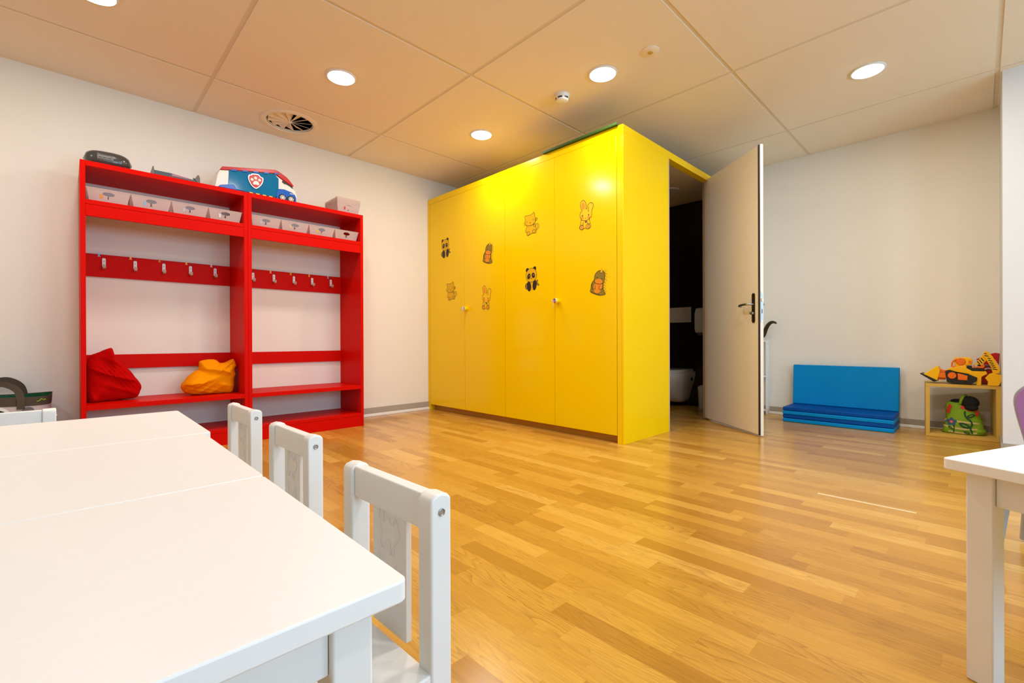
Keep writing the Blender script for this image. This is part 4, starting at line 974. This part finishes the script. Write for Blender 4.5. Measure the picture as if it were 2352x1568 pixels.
TD = thing('toy_digger', (5.03, .10, .4225), 'yellow and orange toy digger with striped arm on top of the yellow box', 'toy digger')
def td(name, pts, x0, x1, m, bev=.003, lab=None):
    o = MB().prism([(p[0], max(.0, p[1])) for p in pts], 'x', x0, x1).build(name, m, TD, bevel=bev, seg=2)
    if lab: o['label'] = lab
td('chassis', [(.10, .104), (.078, .123), (.025, .140), (-.019, .150), (-.021, .127), (-.051, .106), (-.125, .106), (-.132, .09), (-.101, .064), (-.099, .0), (-.073, .0), (-.070, .058), (-.027, .084), (.033, .095), (.073, .109)], -.06, .06, 'toyyel')
td('cab', [(.043, .122), (.052, .195), (.046, .207), (-.035, .210), (-.053, .192), (-.051, .152), (-.021, .148)], -.042, .042, 'toyyel', .006)
td('cab_window', [(-.030, .188), (-.030, .162), (-.046, .162), (-.046, .184)], -.0445, .0445, 'toyor', .001)
mb = MB(); mb.tube([(-.0, 0, 0)]*0 or spl([(-.047, .061, .135), (-.047, .060, .165), (-.047, .046, .188), (-.047, .028, .196)], 4, False), .006, 8)
mb.lathe([(.0001, -.010), (.024, -.009), (.028, -.003), (.028, .004)], (-.044, .012, .178), 'x', 24); mb.tube([(-.047, .060, .137), (-.047, .02, .132)], .006, 8); mb.build('cab_door', 'toyor', TD)
td('track', [(.100, .098), (.073, .112), (.033, .088), (-.027, .085), (-.079, .058), (-.075, .029), (-.045, .006), (.052, .004), (.090, .014)], -.075, -.0605, 'black', .004)
td('track', [(.100, .098), (.073, .112), (.033, .088), (-.027, .085), (-.079, .058), (-.075, .029), (-.045, .006), (.052, .004), (.090, .014)], .0605, .075, 'black', .004)
MB().lathe([(.0001, -.014), (.010, -.014), (.012, -.011), (.022, -.012), (.025, -.008), (.025, .0)], (-.075, .060, .068), 'x', 28).build('wheel_cover', 'toyor', TD)
td('side_plate', [(.029, .088), (-.027, .070), (-.025, .035), (.027, .036)], -.083, -.0755, 'toyor')
td('blade', [(.236, .070), (.218, .074), (.171, .120), (.140, .142), (.128, .106), (.145, .020), (.160, .020)], -.070, .070, 'toyyel', .004)
for sy in (-.066, .054): td('push_arm', [(.09, .045), (.15, .05), (.15, .085), (.075, .085)], sy, sy+.012, 'toyor', .002)
td('blade_mount', [(.10, .03), (.145, .03), (.140, .12), (.095, .10)], -.045, .045, 'toyor', .003)
td('blade_edge', [(.250, .074), (.238, .079), (.140, .022), (.165, .012)], -.075, .075, 'black', .002)
td('arm_base', [(-.055, .150), (-.055, .128), (-.112, .128), (-.120, .150), (-.085, .160)], -.030, .03, 'toyor', .003)
td('turntable', [(-.022, .145), (-.022, .1065), (-.115, .1065), (-.115, .127), (-.05, .127), (-.05, .145)], -.04, .04, 'black', .002)
def striped(name, pts, segs, w, x0, x1):
    td(name, pts, x0, x1, 'toyyel', .003)
    mb = MB()
    for (a, b) in segs:
        l = math.hypot(b[0]-a[0], b[1]-a[1]); nx, ny = -(b[1]-a[1])/l*w, (b[0]-a[0])/l*w
        mb.prism([(a[0]+nx, a[1]+ny), (b[0]+nx*.8, b[1]+ny*.8), (b[0]-nx, b[1]-ny), (a[0]-nx*.8, a[1]-ny*.8)], 'x', x0-.0012, x0+.0)
    mb.build('arm_stripe', 'black', TD)
striped('boom', [(-.062, .150), (-.100, .222), (-.128, .235), (-.142, .205), (-.105, .158), (-.098, .140)], [((-.078, .182), (-.092, .158)), ((-.088, .195), (-.104, .166)), ((-.098, .208), (-.114, .182))], .0035, -.030, .0)
striped('dipper', [(-.107, .23), (-.115, .259), (-.135, .258), (-.158, .223), (-.191, .150), (-.200, .121), (-.193, .093), (-.160, .090), (-.152, .136), (-.130, .185)], [((-.115, .243), (-.129, .239)), ((-.117, .228), (-.138, .221)), ((-.133, .208), (-.149, .203)), ((-.137, .192), (-.158, .186)), ((-.142, .175), (-.164, .168)), ((-.149, .159), (-.170, .152)), ((-.155, .144), (-.176, .137)), ((-.158, .128), (-.184, .121))], .0032, -.045, -.0305)
td('bucket', [(-.119, .058), (-.141, .087), (-.160, .096), (-.214, .079), (-.200, .023), (-.190, .0), (-.131, .0), (-.135, .03)], -.060, .02, 'toyyel', .004)
MB().lathe([(.0001, -.006), (.008, -.005), (.010, 0)], (-.030, -.072, .146), 'x', 18).build('pivot_bolt', 'silver', TD)
MB().tube([(-.02, -.168, .195), (-.02, -.197, .130)], .005, 10).build('piston', 'toywhite', TD)
TR2 = thing('red_toy', (5.17, -.045, .4225), 'dark red toy partly hidden behind the toy digger', 'toy')  # simple stand-in for the red toy pieces behind the digger
mb = MB(); mb.prism([(.045, .0), (.05, .13), (.03, .155), (-.02, .155), (-.05, .13), (-.045, .0)], 'x', -.03, .03); mb.build('body', 'toyred', TR2, bevel=.004)
MB().prism([(.075, .19), (.03, .225), (-.03, .245), (-.055, .24), (-.05, .155), (.03, .156)], 'x', -.02, .03).build('top', 'toyred', TR2, bevel=.004)
mb = MB(); mb.tube([(-.034, .005+.027*math.cos(a), .095+.027*math.sin(a)) for a in [R(d) for d in range(40, 300, 15)]], .006, 8); mb.build('ring', 'silver', TR2)
MB().box(-.033, .0, -.03, .03, .135, .150).build('stripe', 'slate', TR2, bevel=.002)

# ------------------------------------------------------------------ white children's furniture
def table(loc, rz, label, L=.60, Wt=.505):
    # local: x from 0 to -Wt, y from 0 to L, top at z=.5
    t = thing('childrens_table', loc, label, 'table', 'white childrens tables', rz)
    pts = []
    rr = .012
    for cx, cy, a0 in ((-rr, rr, -90), (-rr, L-rr, 0), (-Wt+rr, L-rr, 90), (-Wt+rr, rr, 180)):
        for k in range(6): a = R(a0+k*18); pts.append((cx+rr*math.cos(a), cy+rr*math.sin(a)))
    MB().prism(pts, 'z', .475, .500).build('tabletop', 'tabletop', t, bevel=.0025, seg=3)
    q = .047; i = .030
    for lx_ in (-i-q, -Wt+i):
        for ly_ in (i, L-i-q):
            MB().box(lx_, lx_+q, ly_, ly_+q, 0, .4745).build('leg', 'white', t, bevel=.003)
    s_ = .010
    MB().box(-Wt+i+q+.0005, -i-q-.0005, i+s_, i+s_+.018, .405, .4745).build('apron', 'white', t, bevel=.0015)
    MB().box(-Wt+i+q+.0005, -i-q-.0005, L-i-s_-.018, L-i-s_, .405, .4745).build('apron', 'white', t, bevel=.0015)
    MB().box(-i-s_-.018, -i-s_, i+q+.0005, L-i-q-.0005, .405, .4745).build('apron', 'white', t, bevel=.0015)
    MB().box(-Wt+i+s_, -Wt+i+s_+.018, i+q+.0005, L-i-q-.0005, .405, .4745).build('apron', 'white', t, bevel=.0015)
    return t
table((.283, .463, 0), R(-.6), 'nearest white childrens table of the row at lower left', L=.565)
table((.290, 1.0300, 0), R(-.6), 'middle white childrens table of the row at lower left', L=.604)
table((.314, 1.6375, 0), R(-.4), 'farthest white childrens table of the row, nearest the red rack', L=.612)
table((1.457, .065, 0), R(-113.2-90+180), 'white childrens table cut by the right edge of the picture', L=.60) if False else None
t4 = table((1.457, .065, 0), 0, 'white childrens table with one leg in view at the right edge', L=.60)
# corner at the far-left: local +x -> away along e1, so place with the mirrored corner
t4.rotation_euler = (0, 0, R(-23.2)); t4.location = (1.457+.505*math.cos(R(-23.2))+.60*math.sin(R(-23.2)), .065+.505*math.sin(R(-23.2))-.60*math.cos(R(-23.2)), 0)

cat_pts = [(-.018, .030), (-.022, .018), (-.018, .0), (-.020, -.018), (-.012, -.022), (-.009, -.012), (-.002, -.010), (.004, -.012), (.004, -.024), (.012, -.026), (.013, -.012), (.020, -.006), (.026, .004), (.022, .012), (.016, .022), (.012, .014), (.006, .012), (.0, .020), (-.008, .016), (-.012, .012), (-.012, .026)]
hip_pts = [(-.022, .028), (-.014, .016), (-.004, .006), (.006, .004), (.012, .014), (.018, .022), (.021, .010), (.020, -.004), (.026, -.016), (.020, -.026), (.008, -.020), (-.008, -.024), (-.018, -.014), (-.016, .002)]
def chair_proto():
    # local: back plane outer face at x=0, sitter faces -x, y from 0 to .305
    t = thing('childrens_chair', (0, 0, 0), 'x', 'chair', 'white childrens chairs')
    Wc = .303; pw = .037; pd = .040
    for y0 in (0, Wc-pw):
        mb = MB(); prof = [(-pd, 0), (0, 0), (0, .520), (-.006, .5265), (-pd*.5, .530), (-pd+.006, .5265), (-pd, .520)]
        mb.prism(prof, 'y', y0, y0+pw); o = mb.build('back_leg', 'white', t, bevel=.004, seg=3)
        yb = 0 if y0 == 0 else Wc; s_ = -1 if y0 == 0 else 1
        mb = MB(); mb.lathe([(.0001, 0), (.0035, .0002), (.0055, .0022), (.0062, .0018), (.0065, .0005)], (-pd*.5, yb, .500), 'y', 20)
        if s_ < 0: mb.v = [(a, -b, c) for a, b, c in mb.v]
        mb.build('bolt', 'steel', o)
    MB().box(-.034, -.010, pw+.0005, Wc-pw-.0005, .466, .526).build('top_rail', 'white', t, bevel=.003, seg=3)
    sl = MB().box(-.026, -.014, .095, .208, .247, .4655).build('back_slat', 'white', t, bevel=.0015)
    for pts, zc in ((cat_pts, .424), (hip_pts, .340)):
        mb = MB(); P_ = spl([(p[0]*1.45, p[1]*1.45) for p in pts], 3)
        mb.tube([(-.0262, .1515-p[0], zc+p[1]) for p in P_], .0017, 6, closed=True)
        mb.build('carved_animal', 'white', sl)
    mb = MB(); pts = []
    for cx, cy, a0 in ((-.045, .012, -90), (-.045, Wc-.012, 0), (-.285, Wc-.03, 90), (-.285, .03, 180)):
        rr = .01 if cx > -.1 else .028
        for k in range(5): a = R(a0+k*22.5); pts.append((cx+rr*math.cos(a), cy+rr*math.sin(a)))
    mb.prism(pts, 'z', .232, .246); mb.build('seat', 'white', t, bevel=.003, seg=3)
    for y0 in (.012, Wc-.012-.034): MB().box(-.285, -.251, y0, y0+.034, 0, .2315).build('front_leg', 'white', t, bevel=.004, seg=3)
    for y0 in (.016, Wc-.016-.016): MB().box(-.2505, -.0405, y0, y0+.016, .19, .2315).box(-.2505, -.0405, y0, y0+.016, .08, .10).build('side_rail', 'white', t, bevel=.002)
    MB().box(-.281, -.263, .0465, Wc-.0465, .19, .2315).build('front_rail', 'white', t, bevel=.002)
    return t
c1 = chair_proto(); c2 = copy_tree(c1); c3 = copy_tree(c1); c4 = copy_tree(c1)
for c, lo_, rz, lab in ((c1, (.450, .606, 0), 1.5, 'nearest white childrens chair with carved animals in its back slat'), (c2, (.484, 1.212, 0), 1.0, 'middle white childrens chair of the three along the tables'),
                        (c3, (.505, 1.811, 0), .8, 'farthest white childrens chair of the three, in front of the red rack'), (c4, (-.030, 2.440, 0), 91.5, 'white childrens chair at the far end of the tables by the left edge')):
    c.location = lo_; c.rotation_euler = (0, 0, R(rz)); c['label'] = lab

# ------------------------------------------------------------------ purple chair at the right edge
pc = thing('school_chair', (2.553, -.271, 0), 'chair with purple shell and grey frame cut by the right edge', 'chair', rz=R(-13))
# local: sitter faces -x ; back shell spans y
def shell_out(w, h, z0, tilt):
    pts = [(-w*.72, z0), (w*.72, z0), (w*.86, z0+h*.35), (w, z0+h*.75), (w*.93, z0+h*.92), (w*.68, z0+h), (0, z0+h*1.01), (-w*.68, z0+h), (-w*.93, z0+h*.92), (-w, z0+h*.75), (-w*.86, z0+h*.35)]
    return spl(pts, 5)
for nm, m, g, x0, x1 in (('back_frame', 'greytube', 1.0, .0, .014), ('back_shell', 'purple', .965, -.006, -.0005)):
    o_ = shell_out(.190*g, .34*g, .27+(.006 if g < 1 else 0), 0); n = len(o_)
    vs = [(x0+.10*(p[0]*p[0])*-1, p[0], p[1]) for p in o_]+[(x1+.10*(p[0]*p[0])*-1, p[0], p[1]) for p in o_]
    MB().add(vs, [list(range(n))[::-1], list(range(n, 2*n))]+[(i, (i+1) % n, n+(i+1) % n, n+i) for i in range(n)]).build(nm, m, pc, bevel=.002)
MB().prism(spl([(-.34, -.15), (-.30, -.18), (-.02, -.17), (-.0, -.12), (0, .12), (-.02, .17), (-.30, .18), (-.34, .15)], 4), 'z', .315, .335).build('seat', 'purple', pc, bevel=.006, seg=3)
for sy in (-1, 1):
    MB().tube([(-.28, sy*.14, .312), (-.32, sy*.17, .01)], .011, 12).build('front_leg', 'greytube', pc); MB().tube([(-.05, sy*.14, .312), (.03, sy*.17, .01)], .011, 12).build('back_leg', 'greytube', pc)
    MB().tube([(-.05, sy*.10, .300), (.02, sy*.10, .320), (.020, sy*.10, .48)], .009, 10).build('back_support', 'greytube', pc)
